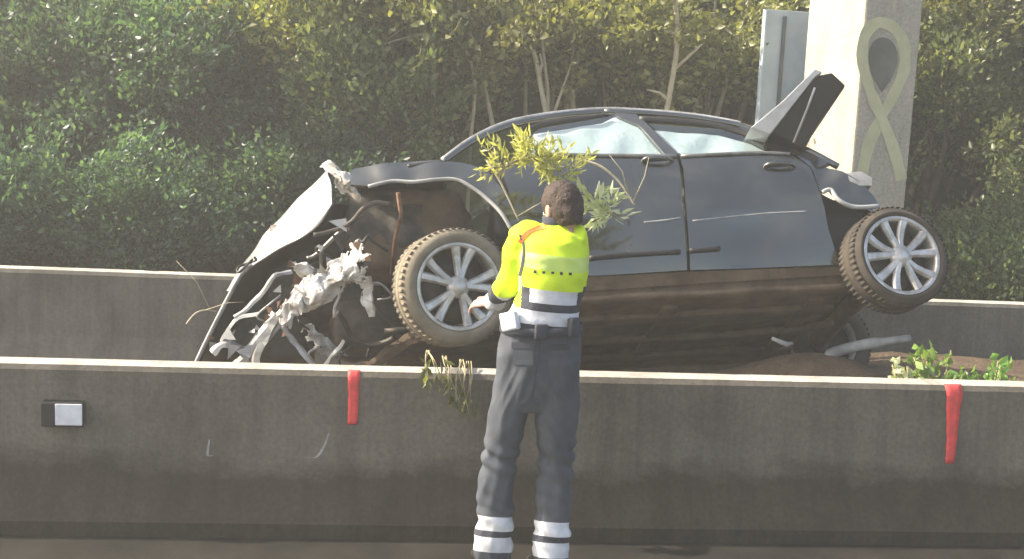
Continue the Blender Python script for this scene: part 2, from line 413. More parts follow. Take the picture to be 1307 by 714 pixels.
# ------------------------------------------------------------------ concrete pillar with the painted ribbon, panel behind
PB = PY(1085, 240, 10.35); PB.z = 0
PT = PY(1157, 240, 10.45); PT.z = 0
fx = (PT - PB); pw = fx.length; fx.normalize(); fy = Vector((-fx.y, fx.x, 0))
tilt = radians(14); sx_ = fx * 0 + Vector((-sin(tilt), cos(tilt), 0))
pil = link('concrete_pillar', None); pil.location = (PB.x, PB.y, 0.0)
tag(pil, 'tall concrete pillar painted with a yellow ribbon, behind the car boot', 'pillar')
d2 = 0.98
L0 = Vector((0, 0, 0)); L1 = fx * pw; L3 = sx_ * d2; L2 = L1 + sx_ * d2
b = bmesh.new(); lo = []; hi = []
for z, st in ((-0.3, lo), (7.6, hi)):
    for p in (L0, L1, L2, L3): st.append(b.verts.new((p.x, p.y, z)))
b.faces.new(lo[::-1]); b.faces.new(hi)
for i in range(4): b.faces.new((lo[i], lo[(i+1) % 4], hi[(i+1) % 4], hi[i]))
bmobj('shaft', b, M['pillar'], pil, False, 0.018)
def pil_front(x, y, out=0.004):
    d = ray(x, y); n_ = Vector((fx.y, -fx.x, 0)); t = (PB - CAM).dot(n_) / d.dot(n_); p = CAM + d * t
    return p - PB + n_ * out
ctr = smooth_curve([Vector(p) for p in ((1100, 226, 0), (1107, 190, 0), (1122, 155, 0), (1140, 122, 0), (1154, 88, 0), (1153, 55, 0), (1138, 34, 0), (1118, 30, 0), (1103, 48, 0), (1101, 82, 0), (1112, 120, 0), (1128, 158, 0), (1142, 196, 0), (1150, 230, 0))], 8)
mb = MB(); rows = []
for i, p in enumerate(ctr):
    t = (ctr[min(i+1, len(ctr)-1)] - ctr[max(i-1, 0)]).normalized(); n_ = Vector((-t.y, t.x, 0)); hw = 7.2 + 2.2 * noise.noise(p * 0.05)
    out = 0.003 if i < len(ctr) * 0.45 else 0.006
    rows.append([pil_front(*(p + n_ * k * hw).xy, out) for k in (-1, -0.3, 0.3, 1)])
mb.sheet(rows); mb.build('painted_ribbon', M['ribbon'], pil, True)
drop = smooth_curve([Vector(p) for p in ((1125, 118, 0), (1113, 96, 0), (1108, 72, 0), (1114, 54, 0), (1127, 48, 0), (1140, 56, 0), (1145, 76, 0), (1138, 98, 0), (1125, 118, 0))], 5)[:-1]
c0 = Vector((1126, 78, 0))
mb = MB(); vs = [pil_front(1126, 78, 0.0085)] + [pil_front(p.x, p.y, 0.0085) for p in drop]
mb.add(vs, [(0, i, i % len(drop) + 1) for i in range(1, len(drop) + 1)]); mb.build('painted_teardrop', M['teardrop'], pil, True)

sp = link('sheet_panel', None); c_ = PY(1003, 160, 11.6); sp.location = (c_.x, c_.y, 0.2); sp.rotation_euler = (0, 0, radians(14))
tag(sp, 'pale blue-grey sheet metal panel on a post, behind the concrete pillar', 'panel')
pl = PY(961, 160, 11.6) - Vector(sp.location); pr = PY(1062, 160, 11.6) - Vector(sp.location)
top = (PY(1003, 14, 11.6) - Vector(sp.location)).z; bot = top - 1.75
mb = MB(); mb.box(((pl.x + pr.x) / 2, 0, (top + bot) / 2), (pr.x - pl.x, 0.035, top - bot)); mb.build('board', M['panel'], sp, False, 0.006)
xr = pl.x + 0.19
mb = MB(); mb.box((xr, -0.034, (top + bot) / 2 - 0.02), (0.028, 0.026, top - bot - 0.06)); mb.build('channel', M['panel_dark'], sp, False, 0.003)
mb = MB(); mb.box((pl.x + 0.012, -0.032, (top + bot) / 2), (0.020, 0.025, top - bot - 0.02)); mb.build('folded_edge', M['panel'], sp, False, 0.003)
for xp in (pl.x + 0.12, pr.x - 0.12):
    mb = MB(); mb.tube([(xp, 0.055, -0.1), (xp, 0.055, top - 0.1)], 0.035, 12); mb.build('post', M['steel'], sp)

# ------------------------------------------------------------------ the crashed car
TH, PH, PS = radians(28), radians(4.5), radians(6)            # rolled away from the road, nose down, slightly turned
CA = Vector((cos(PH) * cos(PS), cos(PH) * sin(PS), sin(PH)))  # towards the tail
c0_ = Vector((sin(PS), -cos(PS), 0)); up_ = (-c0_).cross(CA) * -1
if up_.z < 0: up_ = -up_
up_.normalize()
CB = up_ * cos(TH) - c0_ * sin(TH)                            # towards the roof
CC = c0_ * cos(TH) + up_ * sin(TH)                            # out of the near side
HUB = PY(588, 367, 7.32)
CARM = Matrix(((CA.x, -CC.x, CB.x, HUB.x), (CA.y, -CC.y, CB.y, HUB.y), (CA.z, -CC.z, CB.z, HUB.z), (0, 0, 0, 1)))
CARI = CARM.inverted()
car = link('crashed_car', None); car.matrix_world = CARM
tag(car, 'wrecked dark slate-grey hatchback car tilted on its side between the barriers', 'car')
HALF = 0.87
def LC(a, b, c): return Vector((a, -c, b))
def PL(x, y, Y): return CARI @ PY(x, y, Y)                    # pixel at depth Y -> car-local point
def hit_plane(x, y, c):
    d = ray(x, y); o = HUB + CC * c; t = (o - CAM).dot(CC) / d.dot(CC); w_ = CAM + d * t - HUB
    return w_.dot(CA), w_.dot(CB)
def interp(x, tab):
    if x <= tab[0][0]: return tab[0][1]
    for (x0, y0), (x1, y1) in zip(tab, tab[1:]):
        if x <= x1:
            t = (x - x0) / (x1 - x0); t = t * t * (3 - 2 * t) if False else t
            return y0 + (y1 - y0) * t
    return tab[-1][1]
def body_c(a, b):
    c = interp(b, [(-0.25, -0.15), (-0.12, -0.09), (-0.02, -0.045), (0.06, -0.018), (0.15, 0.004), (0.26, 0.022), (0.36, 0.034), (0.42, 0.037), (0.455, 0.020), (0.52, 0.014), (0.60, 0.004), (0.68, -0.014), (0.76, -0.045), (0.9, -0.11), (1.0, -0.17)])
    if a < 0: c -= 0.10 * (min(1.0, -a / 0.9)) ** 2
    if a > 2.35: c -= 0.22 * ((a - 2.35) / 0.8) ** 2
    c += 0.006 * noise.noise(Vector((a * 2.1, b * 3.0, 4)))
    c -= 0.040 * math.exp(-((a - 1.75) / 0.30) ** 2 - ((b - 0.28) / 0.16) ** 2)     # dents
    c -= 0.030 * math.exp(-((a - 0.85) / 0.25) ** 2 - ((b - 0.35) / 0.22) ** 2)
    return c
def solve(x, y, fn):
    c = 0.0
    for _ in range(14):
        a, b = hit_plane(x, y, c); c = 0.5 * c + 0.5 * fn(a, b)
    return a, b
BELT = [solve(x, y, body_c) for x, y in ((560, 212), (690, 198), (770, 198), (866, 199), (960, 196), (1040, 203), (1100, 228))]
def b_belt(a): return interp(a, BELT)
def green_c(a, b):
    bb = b_belt(a); c = body_c(a, bb) - 0.012
    return c - max(-0.05, (b - bb)) * 0.50 - 0.10 * max(0, b - bb) ** 2
def panel(name, px, fn, mat, parent=car, thick=0.012, grid=0.045, offset=0.0, dent=0.0, local=None, smooth=True):
    pts = local if local else [solve(x, y, fn) for x, y in px]
    # densify the outline
    out = []
    for (p, q) in zip(pts, pts[1:] + pts[:1]):
        n = max(1, int(sqrt((p[0]-q[0])**2 + (p[1]-q[1])**2) / grid))
        out += [Vector((p[0] + (q[0]-p[0]) * k / n, p[1] + (q[1]-p[1]) * k / n)) for k in range(n)]
    nb_ = len(out); a0 = min(p.x for p in out); a1 = max(p.x for p in out); b0 = min(p.y for p in out); b1 = max(p.y for p in out)
    def inside(x, y):
        r = False
        for i in range(nb_):
            p, q = out[i], out[i-1]
            if (p.y > y) != (q.y > y) and x < (q.x - p.x) * (y - p.y) / (q.y - p.y) + p.x: r = not r
        return r
    inner = []
    i = 0; x = a0 + grid / 2
    while x < a1:
        y = b0 + grid / 2
        while y < b1:
            if inside(x, y) and min((p.x - x) ** 2 + (p.y - y) ** 2 for p in out) > (grid * 0.45) ** 2: inner.append(Vector((x, y)))
            y += grid
        x += grid
    vs, es, fs, *_ = delaunay_2d_cdt(out + inner, [], [list(range(nb_))], 1, 1e-5)
    V = []
    for p in vs:
        c = fn(p.x, p.y) + offset + (dent * noise.noise(Vector((p.x * 6, p.y * 6, 2))) if dent else 0)
        V.append(LC(p.x, p.y, c))
    b = bmesh.new(); vv = [b.verts.new(v) for v in V]
    for q in fs:
        try: b.faces.new([vv[k] for k in q])
        except ValueError: pass
    b.normal_update()
    if sum((f.normal.y * f.calc_area() for f in b.faces)) > 0: bmesh.ops.reverse_faces(b, faces=b.faces)
    me = bpy.data.meshes.new(name); b.to_mesh(me); b.free(); me.materials.append(mat)
    me.polygons.foreach_set('use_smooth', [smooth] * len(me.polygons))
    o = link(name, me, parent)
    if thick:
        m = o.modifiers.new('sol', 'SOLIDIFY'); m.thickness = thick; m.offset = -1
        m = o.modifiers.new('es', 'EDGE_SPLIT'); m.split_angle = radians(50)
    return o

# doors on the near side
dF = panel('door', [(640, 213), (690, 200), (770, 200), (864, 201), (868, 215), (872, 265), (877, 345), (760, 352), (694, 352), (678, 318), (664, 282), (650, 250)], body_c, M['paint'], thick=0.03)
dR = panel('door', [(868, 201), (960, 198), (1012, 199), (1034, 214), (1046, 245), (1057, 292), (1071, 338), (881, 345), (876, 265), (872, 215)], body_c, M['paint'], thick=0.03)
def strip(name, px, fn, r, mat, parent, flat=1.0, off=0.006):
    pts = [solve(x, y, fn) for x, y in px]
    pts = smooth_curve([LC(a, b, fn(a, b) + off) for a, b in pts], 5)
    mb = MB(); mb.tube(pts, r, 8, flat); return mb.build(name, mat, parent)
def handle(x, y, door):
    a, b = solve(x, y, body_c); h = link('handle', None, door)
    c = body_c(a, b)
    mb = MB(); mb.lathe([(0.001, 0), (0.045, 0.0), (0.055, -0.006)], 20); vs = [Vector((v[0] * 1.55 + a, -c + v[1], v[2] * 0.62 + b)) for v in mb.v]
    q = MB(); q.add(vs, mb.f); q.build('handle_recess', M['black'], door)
    bpy.data.objects.remove(h)
    q = MB(); q.tube(smooth_curve([LC(a - 0.095, b + 0.008, c - 0.004), LC(a - 0.06, b + 0.012, c + 0.030), LC(a + 0.05, b + 0.004, c + 0.032), LC(a + 0.09, b - 0.002, c - 0.004)], 4), 0.013, 8)
    q.build('handle', M['paint'], door)
handle(840, 206, dF); handle(996, 213, dR)
strip('moulding', [(752, 330), (800, 326), (868, 322)], body_c, 0.016, M['black'], dF)
strip('moulding', [(880, 321), (918, 318)], body_c, 0.016, M['black'], dR)
strip('belt_trim', [(646, 211), (690, 199), (770, 199), (864, 200)], body_c, 0.012, M['steel'], dF)
strip('belt_trim', [(869, 200), (960, 196), (1008, 197)], body_c, 0.012, M['steel'], dR)
# long pale scrape marks on the doors
strip('scrape', [(822, 284), (850, 281), (869, 278)], body_c, 0.004, M['torn_grey'], dF, 0.5, 0.001)
strip('scrape', [(884, 282), (930, 277), (985, 272), (1030, 270)], body_c, 0.004, M['torn_grey'], dR, 0.5, 0.001)
# windows: glass and the deployed curtain airbag right behind it
gF = panel('window', [(652, 206), (668, 178), (690, 164), (772, 150), (786, 146), (812, 158), (850, 191), (852, 197), (770, 197), (690, 197)], green_c, M['glass'], dF, 0.004)
gR = panel('window', [(828, 158), (918, 165), (958, 177), (985, 191), (960, 194), (868, 197)], green_c, M['glass'], dR, 0.004)
panel('curtain_airbag', [(682, 168), (770, 154), (786, 147), (812, 158), (846, 191), (850, 196), (770, 195), (676, 196)], green_c, M['airbag'], car, 0.02, 0.03, -0.035, 0.03)
panel('curtain_airbag', [(822, 163), (918, 170), (960, 181), (980, 190), (955, 193), (870, 195), (838, 186)], green_c, M['airbag'], car, 0.02, 0.03, -0.035, 0.03)
# pillars and roof rails
strip('front_pillar', [(566, 206), (598, 183), (636, 164), (672, 154), (720, 146), (772, 142)], green_c, 0.022, M['paint'], car, 1.0, -0.01)
strip('roof_glint', [(564, 204), (598, 179), (636, 160), (672, 150), (720, 143), (772, 139), (820, 141), (870, 145), (908, 150), (945, 157)], green_c, 0.011, M['alloy'], car, 1.0, 0.002)  # bright strip added as the painted glint along pillar and roof edge
strip('window_frame', [(676, 165), (700, 157), (772, 148)], green_c, 0.016, M['black'], dF, 0.6, 0.0)
panel('centre_pillar', [(784, 144), (812, 146), (866, 197), (850, 199), (816, 160), (788, 148)], green_c, M['paint'], car, 0.03, 0.03, 0.004)
strip('roof_rail', [(772, 142), (820, 144), (870, 148), (908, 153), (945, 160), (985, 173), (1030, 191), (1070, 212)], green_c, 0.022, M['paint'], car, 1.0, -0.01)
strip('window_frame', [(816, 152), (870, 155), (918, 161), (960, 173)], green_c, 0.022, M['black'], dR, 0.6, 0.0)
panel('rear_pillar', [(942, 160), (985, 173), (1030, 191), (1060, 208), (1045, 213), (1012, 197), (985, 191), (955, 177)], green_c, M['paint'], car, 0.03, 0.03)
# front wing: a crumpled band over the empty wheel arch
wing = panel('front_wing', [(438, 224), (452, 215), (480, 211), (520, 206), (558, 205), (592, 208), (618, 216), (638, 238), (652, 258), (668, 286), (652, 292), (640, 272), (622, 254), (604, 240), (582, 229), (556, 229), (528, 232), (500, 231), (470, 238), (446, 236)], body_c, M['paint'], car, 0.02, 0.03, 0.0, 0.02)
strip('arch_lip', [(470, 239), (500, 232), (528, 233), (556, 230), (582, 230), (604, 241), (622, 255), (640, 273), (652, 293)], body_c, 0.012, M['torn_grey'], wing)
panel('front_pillar_base', [(600, 210), (642, 212), (668, 250), (662, 280), (640, 250), (620, 222)], body_c, M['black'], car, 0.02, 0.04, -0.05)
# rear quarter, crushed and torn over the wheel
q_ = panel('rear_quarter', [(1016, 200), (1045, 208), (1075, 220), (1098, 234), (1116, 250), (1122, 262), (1098, 262), (1078, 262), (1066, 252), (1056, 240), (1048, 246), (1036, 214)], body_c, M['paint'], car, 0.02, 0.03, 0.0, 0.04)
strip('torn_edge', [(1050, 246), (1060, 243), (1070, 256), (1090, 265), (1122, 264)], body_c, 0.014, M['torn_grey'], q_)
panel('arch_liner', [(1040, 226), (1064, 240), (1110, 262), (1130, 300), (1110, 330), (1078, 338), (1066, 312), (1052, 262)], body_c, M['black'], car, 0.02, 0.05, -0.14)
panel('tail_lamp', [(1080, 222), (1098, 220), (1112, 228), (1112, 238), (1096, 238), (1084, 232)], body_c, M['torn_grey'], car, 0.05, 0.03, 0.012)
# sills
panel('sill', [(690, 352), (760, 352), (880, 346), (1072, 339), (1076, 350), (880, 362), (760, 370), (700, 372)], body_c, M['mud_under'], car, 0.06, 0.05, -0.012)
# far side, closed with plain panels mirrored about the middle
def mirror_panel(name, local, mat, thick=0.03, fn=body_c):
    return panel(name, None, lambda a, b: -2 * HALF - fn(a, b), mat, car, thick, 0.08, 0, 0, local)
mirror_panel('far_side_panel', [(0.42, -0.05), (2.25, -0.05), (2.35, 0.30), (2.60, 0.40), (2.70, 0.42), (2.62, 0.56), (2.2, b_belt(2.2)), (1.2, b_belt(1.2)), (0.1, b_belt(0.1)), (-0.75, 0.66), (-0.78, 0.42), (-0.42, 0.30), (-0.2, 0.44), (0.2, 0.42), (0.38, 0.2)], M['paint'])
# roof, windscreen, tail: lofts from the near edge to the mirrored far edge
def cross_loft(name, px, mat, crown, fn=green_c, thick=0.02, n=14, parent=car, off=0.0):
    near = smooth_curve([LC(a, b, fn(a, b) + off) for a, b in (solve(x, y, fn) for x, y in px)], 5)
    rows = []
    for p in near:
        c = -p.y; row = []
        for k in range(n + 1):
            t = k / n; row.append(LC(p.x, p.z + crown * (1 - (2*t - 1) ** 2), c + (-2 * HALF - 2 * c) * t))
        rows.append(row)
    mb = MB(); mb.sheet(rows); o = mb.build(name, mat, parent)
    m = o.modifiers.new('sol', 'SOLIDIFY'); m.thickness = thick; m.offset = 0
    return o
cross_loft('roof', [(672, 155), (720, 147), (772, 143), (820, 145), (870, 149), (908, 154), (945, 161), (975, 170)], M['paint'], 0.06, thick=0.03)
cross_loft('windscreen', [(570, 206), (598, 184), (636, 165), (672, 156)], M['glass'], 0.05, thick=0.006)
cross_loft('scuttle', [(520, 212), (545, 209), (570, 207)], M['black'], 0.05, body_c)
cross_loft('hood', [(440, 226), (470, 214), (505, 209), (535, 208)], M['paint'], 0.05, body_c, 0.02, off=-0.03)
# cabin floor, underbody
def under(name, mat, a0, a1, c0, c1, b, wob, n=24, m=16, rib=0.0):
    rows = []
    for i in range(n + 1):
        a = a0 + (a1 - a0) * i / n; row = []
        for j in range(m + 1):
            c = c0 + (c1 - c0) * j / m
            row.append(LC(a, b + wob * noise.noise(Vector((a * 3, c * 3, 9))) + (rib * (1 if int(j * 1.0) % 4 == 0 else 0)), c))
        rows.append(row)
    mb = MB(); mb.sheet(rows); o = mb.build(name, mat, car)
    q = o.modifiers.new('sol', 'SOLIDIFY'); q.thickness = 0.03; q.offset = 1
    return o
under('floor_pan', M['mud_under'], 0.40, 2.30, -0.06, -1.68, -0.10, 0.018)
mb = MB(); mb.box(LC(1.36, -0.035, -0.175), (1.94, 0.17, 0.13)); mb.build('rocker_box', M['mud_under'], car, False, 0.02)
under('rear_floor', M['mud_under'], 2.28, 2.66, -0.34, -1.42, 0.06, 0.05, 10, 12)
under('engine_tray', M['engine'], -0.45, 0.42, -0.32, -1.45, -0.12, 0.05, 10, 12)
mb = MB()
for c in (-0.42, -1.32):
    mb.box(LC(1.35, -0.112, c), (1.9, 0.12, 0.04))
for a in (0.55, 1.25, 2.15): mb.box(LC(a, -0.108, -0.87), (0.10, 1.3, 0.035))
mb.build('chassis_rails', M['mud_under'], car, False, 0.012)
mb = MB(); mb.tube(smooth_curve([LC(0.2, -0.12, -0.86), LC(0.8, -0.125, -0.82), LC(1.5, -0.125, -0.85), LC(2.1, -0.125, -0.80), (LC(2.4, -0.12, -0.7))], 5), 0.026, 10)
mb.build('exhaust_pipe', M['mud_under'], car)
# rear silencer and trailing arm, pale
p0, p1 = PL(1050, 462, 7.62), PL(1162, 432, 7.72)
mb = MB(); mb.tube(smooth_curve([p0, p0.lerp(p1, 0.12) + Vector((0, 0, 0.035)), p0.lerp(p1, 0.5) + Vector((0, 0, 0.035)), p1], 5), [0.020] * 4 + [0.034] * 8 + [0.024] * 4, 10, 0.8); mb.build('trailing_arm', M['torn_grey'], car)
mb = MB(); mb.tube([PL(985, 432, 7.5), PL(1004, 440, 7.5), PL(1012, 438, 7.52)], [0.012, 0.018, 0.008], 6, 0.5); mb.build('torn_bracket', M['torn_grey'], car)
rw = PL(1140, 335, 7.62)
mb = MB(); mb.tube([rw + LC(0, 0.0, -0.05), rw + LC(-0.05, -0.05, -0.5), LC(2.5, -0.06, -1.3), LC(2.6, -0.02, -1.6)], 0.06, 10)
mb.tube([rw + LC(0, 0, -0.12), rw + LC(-0.35, -0.03, -0.35)], 0.05, 8); mb.tube([rw + LC(-0.02, 0.0, -0.25), rw + LC(-0.02, 0.35, -0.38)], 0.045, 10)
mb.build('rear_axle', M['mud_under'], car)
# cabin: seats, dash, tailgate frame so that the inside is not empty
mb = MB(); mb.box(LC(0.42, 0.52, -HALF), (0.38, 1.38, 0.32)); mb.build('dashboard', M['black'], car, True, 0.05)
for a in (1.0, 1.85):
    for c in (-0.45, -1.29):
        s_ = MB(); s_.box(LC(a, 0.20, c), (0.50, 0.50, 0.18))
        s_.box(LC(a + 0.30, 0.55, c), (0.14, 0.48, 0.62), Matrix.Rotation(radians(14), 3, 'Y')); s_.box(LC(a + 0.38, 0.93, c), (0.09, 0.26, 0.16))
        s_.build('seat', M['black'], car, True, 0.035)
# tail: rear panel across
rows = []
for (a, b, ins) in ((2.46, 0.60, 0.14), (2.60, 0.48, 0.16), (2.66, 0.34, 0.18), (2.68, 0.15, 0.20), (2.62, 0.0, 0.24)):
    rows.append([LC(a + 0.05 * noise.noise(Vector((k, b * 4, 1))), b + 0.04 * noise.noise(Vector((k * 0.9, b * 3, 7))), -0.08 - ins + (-2 * HALF + 2 * (0.08 + ins)) * k / 14) for k in range(15)])
mb = MB(); mb.sheet(rows); o = mb.build('tail_panel', M['paint'], car); q = o.modifiers.new('sol', 'SOLIDIFY'); q.thickness = 0.03
# raised tailgate seen on its end
def prism(name, px, Y, depth, mat, parent, bev=0.01, dirv=None):
    near = [PL(x, y, Y) for x, y in px]; dv = dirv if dirv is not None else LC(0, 0, -depth)
    b = bmesh.new(); f = [b.verts.new(p) for p in near]; g = [b.verts.new(p + dv) for p in near]
    b.faces.new(f); b.faces.new(g[::-1])
    for i in range(len(f)): b.faces.new((f[i], f[(i+1) % len(f)], g[(i+1) % len(f)], g[i]))
    return bmobj(name, b, mat, parent, False, bev)
tg = prism('tailgate', [(984, 170), (1010, 136), (1040, 97), (1062, 92), (1080, 109), (1060, 136), (1043, 160), (1028, 190)], 7.95, 0.95, M['black'], car, 0.012)
prism('tailgate_skin', [(958, 163), (1000, 128), (1040, 88), (1050, 92), (1040, 99), (1008, 140), (983, 172)], 7.93, 0.95, M['paint_sky_sheen'], tg, 0.006)  # pale colour stands for sky and sun reflected in the skin
mb = MB(); mb.tube([PL(1013, 182, 7.93), PL(1030, 140, 7.93), PL(1040, 112, 7.93)], 0.008, 6); mb.build('gas_strut', M['torn_grey'], tg)

# front end: torn hood hanging down, black bumper shell, engine and shreds
def patch(name, cols, mat, thick=0.012, crumple=0.0, parent=car, n=5, seed=0, jag=0.0, m=4):
    """cols: list of pixel polylines with a depth each -> crumpled sheet with ragged borders"""
    curves = [smooth_curve([PL(x, y, Y) for (x, y, Y) in col], n) for col in cols]
    k = min(len(c) for c in curves); rows = []; sv = Vector((seed * 1.7, seed * 0.9, -seed))
    def nz(p, f): return Vector((noise.noise(p * f + sv), noise.noise(p * f + sv + Vector((9, 4, 2))), noise.noise(p * f + sv + Vector((2, 7, 11)))))
    for i in range(k):
        row = smooth_curve([c[i] for c in curves], m)
        rows.append([p + (nz(p, 5) + (0.55 * nz(p, 13) + 0.35 * nz(p, 29) if jag else Vector())) * crumple for p in row])
    mb = MB(); mb.sheet(rows)
    if jag:
        nc = len(rows[0]); keep = []
        for (a, b_, c, d) in mb.f:
            i, j = divmod(a, nc); e = min(i, k - 2 - i) / (k * 0.5), min(j, nc - 2 - j) / (nc * 0.5)
            p = Vector(mb.v[a]); q = min(e) + 0.45 * noise.noise(p * 17 + sv) + 0.25 * noise.noise(p * 40 + sv)
            if q > jag - 0.25: keep.append((a, b_, c, d))
        mb.f = keep
    b = mb.bm(); loose = [v for v in b.verts if not v.link_faces]; bmesh.ops.delete(b, geom=loose, context='VERTS')
    o = bmobj(name, b, mat, parent, not jag)
    if thick:
        q = o.modifiers.new('sol', 'SOLIDIFY'); q.thickness = thick; q.offset = 0
    return o
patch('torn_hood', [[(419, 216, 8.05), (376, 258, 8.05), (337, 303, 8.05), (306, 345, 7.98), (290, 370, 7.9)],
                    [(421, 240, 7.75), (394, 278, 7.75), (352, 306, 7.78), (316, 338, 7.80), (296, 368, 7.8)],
                    [(424, 262, 7.62), (404, 288, 7.62), (360, 316, 7.66), (322, 343, 7.72), (300, 372, 7.75)]], M['paint_sky_sheen'], 0.008, 0.022, n=9, m=7)  # pale colour carries the hood's sky highlight
patch('hood_inner', [[(424, 262, 7.60), (404, 290, 7.60), (356, 318, 7.64), (312, 348, 7.70), (280, 402, 7.62), (249, 466, 7.52)],
                     [(446, 262, 7.90), (428, 292, 7.90), (378, 330, 7.9), (330, 372, 7.9), (298, 420, 7.85), (266, 466, 7.8)],
                     [(470, 258, 8.2), (440, 300, 8.2), (392, 345, 8.2), (346, 396, 8.2), (318, 436, 8.1), (290, 470, 8.0)]], M['black'], 0.014, 0.02)
mb = MB(); mb.tube(smooth_curve([PL(322, 338, 7.68), PL(308, 350, 7.66), PL(280, 402, 7.58), PL(262, 438, 7.53), PL(246, 472, 7.48)], 6), 0.013, 8); mb.build('hood_edge', M['torn_grey'], car)
patch('torn_lamp_housing', [[(414, 212, 7.55), (424, 204, 7.5), (440, 214, 7.5), (446, 234, 7.45)], [(420, 230, 7.42), (430, 226, 7.40), (444, 232, 7.38), (456, 246, 7.36)], [(428, 246, 7.48), (440, 244, 7.46), (452, 248, 7.45), (462, 258, 7.45)]], M['torn'], 0.006, 0.06, n=10, m=9, jag=0.2, seed=3)
# engine bay mass
def lump(name, px, Y, r, mat, squash=(1, 1, 1), amp=0.25, seed=0, parent=car):
    c = PL(*px, Y); b = bmesh.new(); bmesh.ops.create_icosphere(b, subdivisions=4, radius=1)
    for v in b.verts:
        q = v.co.copy(); f = 1 + amp * noise.noise(q * 1.7 + Vector((seed, 0, 0))) + amp * 0.6 * noise.noise(q * 4 + Vector((0, seed, 0)))
        # blocky, machine-like
        m = max(abs(q.x), abs(q.y), abs(q.z)); q = q.lerp(q / m, 0.6) * f
        v.co = Vector((q.x * r * squash[0], q.y * r * squash[1], q.z * r * squash[2])) + c
    return bmobj(name, b, mat, parent, True)
lump('engine_block', (420, 360, ), 8.15, 0.40, M['engine'], (1.0, 0.9, 0.85), 0.12, 2)
lump('gearbox', (500, 300), 8.0, 0.27, M['engine'], (1.1, 1.1, 0.9), 0.14, 5)
lump('inner_wing', (530, 300), 7.85, 0.26, M['mud_under'], (1.3, 0.5, 1.1), 0.1, 8)
lump('battery_box', (470, 420), 7.85, 0.19, M['engine'], (1.2, 1.0, 1.0), 0.10, 11)
lump('radiator_core', (350, 430), 7.95, 0.21, M['engine'], (1.3, 1.0, 1.0), 0.15, 14)
mb = MB(); mb.tube([PL(508, 246, 7.42), PL(512, 275, 7.42), PL(504, 306, 7.45), PL(500, 350, 7.5)], [0.022, 0.02, 0.02, 0.018], 8, 0.6); mb.build('wing_strut', M['rust'], car)
mb = MB(); mb.tube(smooth_curve([PL(462, 272, 7.5), PL(430, 300, 7.5), PL(404, 325, 7.52), PL(392, 330, 7.52)], 4), 0.013, 8); mb.build('bonnet_stay', M['steel'], car)
# white shreds
patch('torn_bumper_foam', [[(462, 304, 7.42), (436, 320, 7.42), (408, 344, 7.42), (376, 362, 7.42), (352, 392, 7.40), (356, 418, 7.40)],
                           [(470, 322, 7.34), (452, 342, 7.30), (424, 358, 7.30), (392, 374, 7.32), (366, 400, 7.33), (362, 420, 7.35)],
                           [(472, 346, 7.38), (466, 368, 7.36), (438, 376, 7.36), (404, 388, 7.36), (378, 404, 7.36), (368, 424, 7.36)]], M['torn'], 0.005, 0.065, n=12, m=14, jag=0.32, seed=5)
patch('torn_bumper_strip', [[(368, 324, 7.45), (384, 330, 7.45), (402, 342, 7.45), (414, 352, 7.45)], [(366, 336, 7.4), (382, 346, 7.4), (396, 354, 7.4), (406, 362, 7.4)], [(372, 346, 7.44), (380, 354, 7.44), (390, 362, 7.44), (398, 370, 7.44)]], M['torn'], 0.005, 0.05, n=9, m=8, jag=0.3, seed=9)
patch('torn_lining', [[(446, 356, 7.34), (458, 372, 7.33), (470, 392, 7.33), (472, 400, 7.33)], [(460, 356, 7.30), (470, 372, 7.29), (478, 388, 7.30), (478, 394, 7.31)], [(468, 358, 7.34), (476, 370, 7.34), (480, 382, 7.34), (480, 386, 7.34)]], M['torn'], 0.005, 0.05, n=9, m=8, jag=0.3, seed=12)
for nm, pts, r, mt in (('bumper_beam', [(440, 330), (380, 385), (318, 466)], 0.020, 'torn_grey'), ('bumper_beam', [(372, 386), (330, 430), (300, 470)], 0.034, 'torn_grey'),
                       ('bumper_beam', [(352, 400), (330, 440), (322, 474)], 0.040, 'torn_grey'), ('radiator_bar', [(362, 418), (384, 446), (402, 470)], 0.022, 'torn'),
                       ('radiator_bar', [(438, 434), (424, 452), (414, 470)], 0.014, 'torn_grey'), ('hose', [(436, 372), (430, 388), (426, 404)], 0.010, 'torn'),
                       ('hose', [(400, 300), (440, 290), (470, 262), (500, 262)], 0.015, 'engine'), ('radiator_bar', [(300, 408), (330, 380), (352, 352), (372, 346)], 0.016, 'torn_grey'),
                       ('hose', [(430, 400), (452, 430), (480, 440), (500, 430)], 0.020, 'engine'), ('wishbone', [(470, 470), (510, 440), (560, 420)], 0.035, 'mud_under'),
                       ('headlamp_bracket', [(270, 452), (290, 440), (312, 452)], 0.030, 'torn_grey'), ('headlamp_bracket', [(284, 436), (300, 410), (330, 400)], 0.016, 'torn_grey')):
    Y = 7.38 if 'radiator' in nm or mt == 'torn' else 7.46
    mb = MB(); c_ = smooth_curve([PL(x, y, Y + 0.03 * math.sin(i * 2.1 + x)) for i, (x, y) in enumerate(pts)], 5)
    c_ = [p + Vector((noise.noise(p * 9), noise.noise(p * 9 + Vector((3, 3, 3))), noise.noise(p * 9 + Vector((8, 1, 2))))) * 0.018 for p in c_]
    flatbar = nm != 'hose'
    mb.tube(c_, [r * (1 + (0.5 * noise.noise(p * 23) if flatbar else 0)) for p in c_], 4 if flatbar else 8, 0.3 if flatbar else 0.6); mb.build(nm, M[mt], car, not flatbar)
patch('torn_splash_guard', [[(380, 420, 7.5), (396, 440, 7.5), (412, 466, 7.5)], [(404, 416, 7.48), (418, 438, 7.48), (426, 462, 7.48)], [(424, 432, 7.5), (434, 446, 7.5), (440, 460, 7.5)]], M['torn_grey'], 0.005, 0.05, n=9, m=9, jag=0.3, seed=21)

